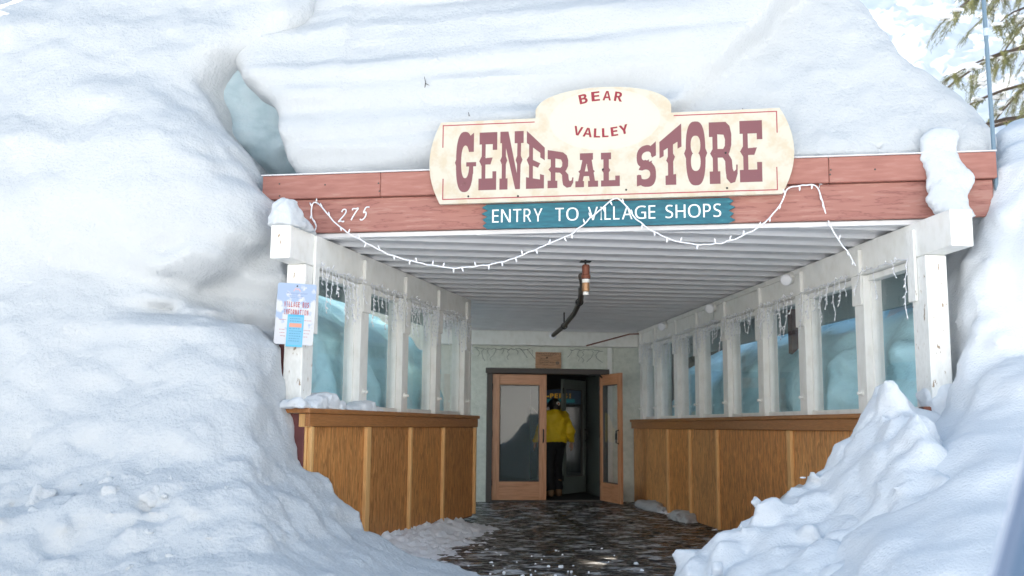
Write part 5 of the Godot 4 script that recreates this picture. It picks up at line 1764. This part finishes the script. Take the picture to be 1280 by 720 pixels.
# ------------------------------------------------------------------ small things
func build_small_things() -> void:
	# pipe hanging under the deck
	var p := thing("hanging_pipe", "dark bent pipe hanging under the deck with a copper valve at its near end", "pipe")
	var run := [Vector3(1.675, 2.575, -9.1), Vector3(1.80, 2.58, -9.7), Vector3(1.985, 2.57, -10.85), Vector3(2.125, 2.56, -12.05), Vector3(2.225, 2.54, -13.4), Vector3(2.255, 2.52, -14.6)]
	part("pipe_run", MB.new().tube(run, 0.032, 0.03, 10), M.pipe, p)
	part("hanger", MB.new().tube([Vector3(1.695, 2.56, -9.0), Vector3(1.695, 2.74, -9.0)], 0.010, 0.010, 6), M.black, p)
	part("hanger_plate", bx(1.645, 1.745, 2.692, 2.702, -9.04, -8.96, 0.002), M.black, p)
	part("copper_valve", MB.new().lathe(Vector3(1.695, 2.665, -8.98), Vector3(0, -1, 0), [Vector2(0.001, 0), Vector2(0.030, 0.002), Vector2(0.036, 0.02), Vector2(0.034, 0.09), Vector2(0.042, 0.10), Vector2(0.042, 0.13), Vector2(0.028, 0.135), Vector2(0.001, 0.136)], 12), M.copper, p)
	part("tape_ring", MB.new().lathe(Vector3(1.692, 2.528, -8.97), Vector3(0, -1, 0), [Vector2(0.001, 0), Vector2(0.036, 0.001), Vector2(0.036, 0.034), Vector2(0.001, 0.035)], 12), M.white, p)
	part("brass_nipple", MB.new().lathe(Vector3(1.692, 2.492, -8.97), Vector3(0, -1, 0), [Vector2(0.001, 0), Vector2(0.034, 0.001), Vector2(0.034, 0.07), Vector2(0.03, 0.08), Vector2(0.001, 0.081)], 12), M.brass, p)
	part("pipe_end", MB.new().lathe(Vector3(1.692, 2.41, -8.97), Vector3(0, -1, 0), [Vector2(0.001, 0), Vector2(0.026, 0.001), Vector2(0.028, 0.03), Vector2(0.001, 0.034)], 12), M.white, p)
	for q in [Vector3(2.0, 2.57, -11.0), Vector3(2.225, 2.54, -13.4)]:
		part("hanger", MB.new().tube([q + Vector3(0, -0.045, 0), q + Vector3(0, 0.19, 0)], 0.010, 0.010, 6), M.black, p)
		part("clamp", MB.new().lathe(q + Vector3(0, 0, 0.03), Vector3(0.02, 0, -1), [Vector2(0.035, 0), Vector2(0.045, 0.005), Vector2(0.045, 0.05), Vector2(0.035, 0.055)], 12), M.black, p)
	part("white_cap", MB.new().lathe(Vector3(2.257, 2.518, -14.60), Vector3(-0.2, -0.35, 0.9), [Vector2(0.001, -0.03), Vector2(0.05, -0.02), Vector2(0.055, 0.01), Vector2(0.03, 0.035), Vector2(0.001, 0.04)], 12), M.wire, p)

	# round fittings on the right header
	var where := ["nearest", "middle", "farthest"]
	for k in 3:
		var u: float = [6.55, 4.13, 1.90][k]
		var j := thing("round_fitting", "white round fitting on the right header beam, %s of the three" % where[k], "light fitting", RX * Transform3D(Basis(), Vector3(u, 2.64, 0)), "round fittings on the right header")
		part("base", MB.new().lathe(Vector3.ZERO, Vector3(0, 0, 1), [Vector2(0.055, 0.0), Vector2(0.055, 0.035), Vector2(0.045, 0.045), Vector2(0.03, 0.05)], 16), M.white, j)
		part("socket", MB.new().lathe(Vector3(0.0, -0.01, 0.045), Vector3(0.75, -0.25, 0.55), [Vector2(0.028, 0.0), Vector2(0.032, 0.03), Vector2(0.05, 0.055), Vector2(0.058, 0.085), Vector2(0.05, 0.10), Vector2(0.02, 0.108), Vector2(0.001, 0.109)], 16), M.wire, j)
		if k == 1:
			part("cord", MB.new().tube([Vector3(0, -0.05, 0.02), Vector3(0.01, -0.14, 0.03), Vector3(-0.01, -0.22, 0.03)], 0.006, 0.006, 5), M.wire_dim, j)

	# pole at the right end of the fascia
	var pole := thing("marker_pole", "thin steel-blue pole standing at the right end of the fascia", "pole", FX * Transform3D(Basis(Vector3.BACK, 0.008), Vector3(5.795, 0, -0.005)))
	part("shaft", MB.new().tube([Vector3(0, 0.4, 0), Vector3(0, 3.3, 0), Vector3(0, 6.4, 0)], 0.016, 0.016, 12), M.steel_blue, pole)
	part("collar", MB.new().tube([Vector3(0, 4.16, 0), Vector3(0, 4.22, 0)], 0.020, 0.020, 12), mat(lin(0.5, 0.58, 0.66), 0.5), pole)

	# plate half buried beside the left post
	var plate := thing("buried_plate", "small pale plate half buried in the left snow bank beside the corner post", "plate", FX * Transform3D(Basis(Vector3.UP, 0.1), Vector3(0.235, 1.66, 0.47)))
	part("panel", bx(-0.05, 0.045, -0.14, 0.11, 0.0, 0.012, 0.004), mat(lin(0.72, 0.78, 0.80), 0.4), plate)
	part("slot", bx(-0.02, 0.02, 0.085, 0.093, 0.013, 0.016, 0.001), M.black, plate)
	# brown block and white ledge behind the lodged snow
	var blk := thing("ledge_end", "brown and white end of a ledge showing between right pile and bank", "ledge", FX * Transform3D(Basis(), Vector3(5.26, 1.17, 0.10)))
	part("brown_board", bx(-0.12, 0.12, 0.08, 0.17, -0.1, 0.06, 0.006), M.copper, blk)
	part("white_board", bx(-0.12, 0.14, 0.0, 0.076, -0.1, 0.08, 0.006), M.white, blk)
	part("red_board", bx(-0.12, 0.13, -0.3, -0.004, -0.1, 0.05, 0.006), M.dark_red, blk)

	# slate-blue edge close to the camera
	var pan := thing("blue_panel", "out of focus slate blue panel edge leaning into the lower right corner", "panel", Transform3D(Basis(Vector3.UP, -0.10) , Vector3(0.716, 0.99, -1.150)))
	pan.rotate_object_local(Vector3.BACK, -0.33)
	var shape := PackedVector2Array()
	for k in 7: shape.append(Vector2(0.02 - 0.02 * sin(PI * 0.5 * k / 6.0), 0.30 - 0.02 * (1.0 - cos(PI * 0.5 * k / 6.0))))
	shape.append(Vector2(0.0, -0.5))
	shape.append(Vector2(0.5, -0.5))
	shape.append(Vector2(0.5, 0.30))
	part("sheet", MB.new().prism(shape, -0.012, 0.012), mat(lin(0.03, 0.075, 0.15), 0.5), pan)
	part("rim", MB.new().tube([Vector3(0.0, -0.5, 0), Vector3(0.0, 0.28, 0)], 0.0125, 0.0125, 10), mat(lin(0.07, 0.11, 0.19), 0.5), pan)
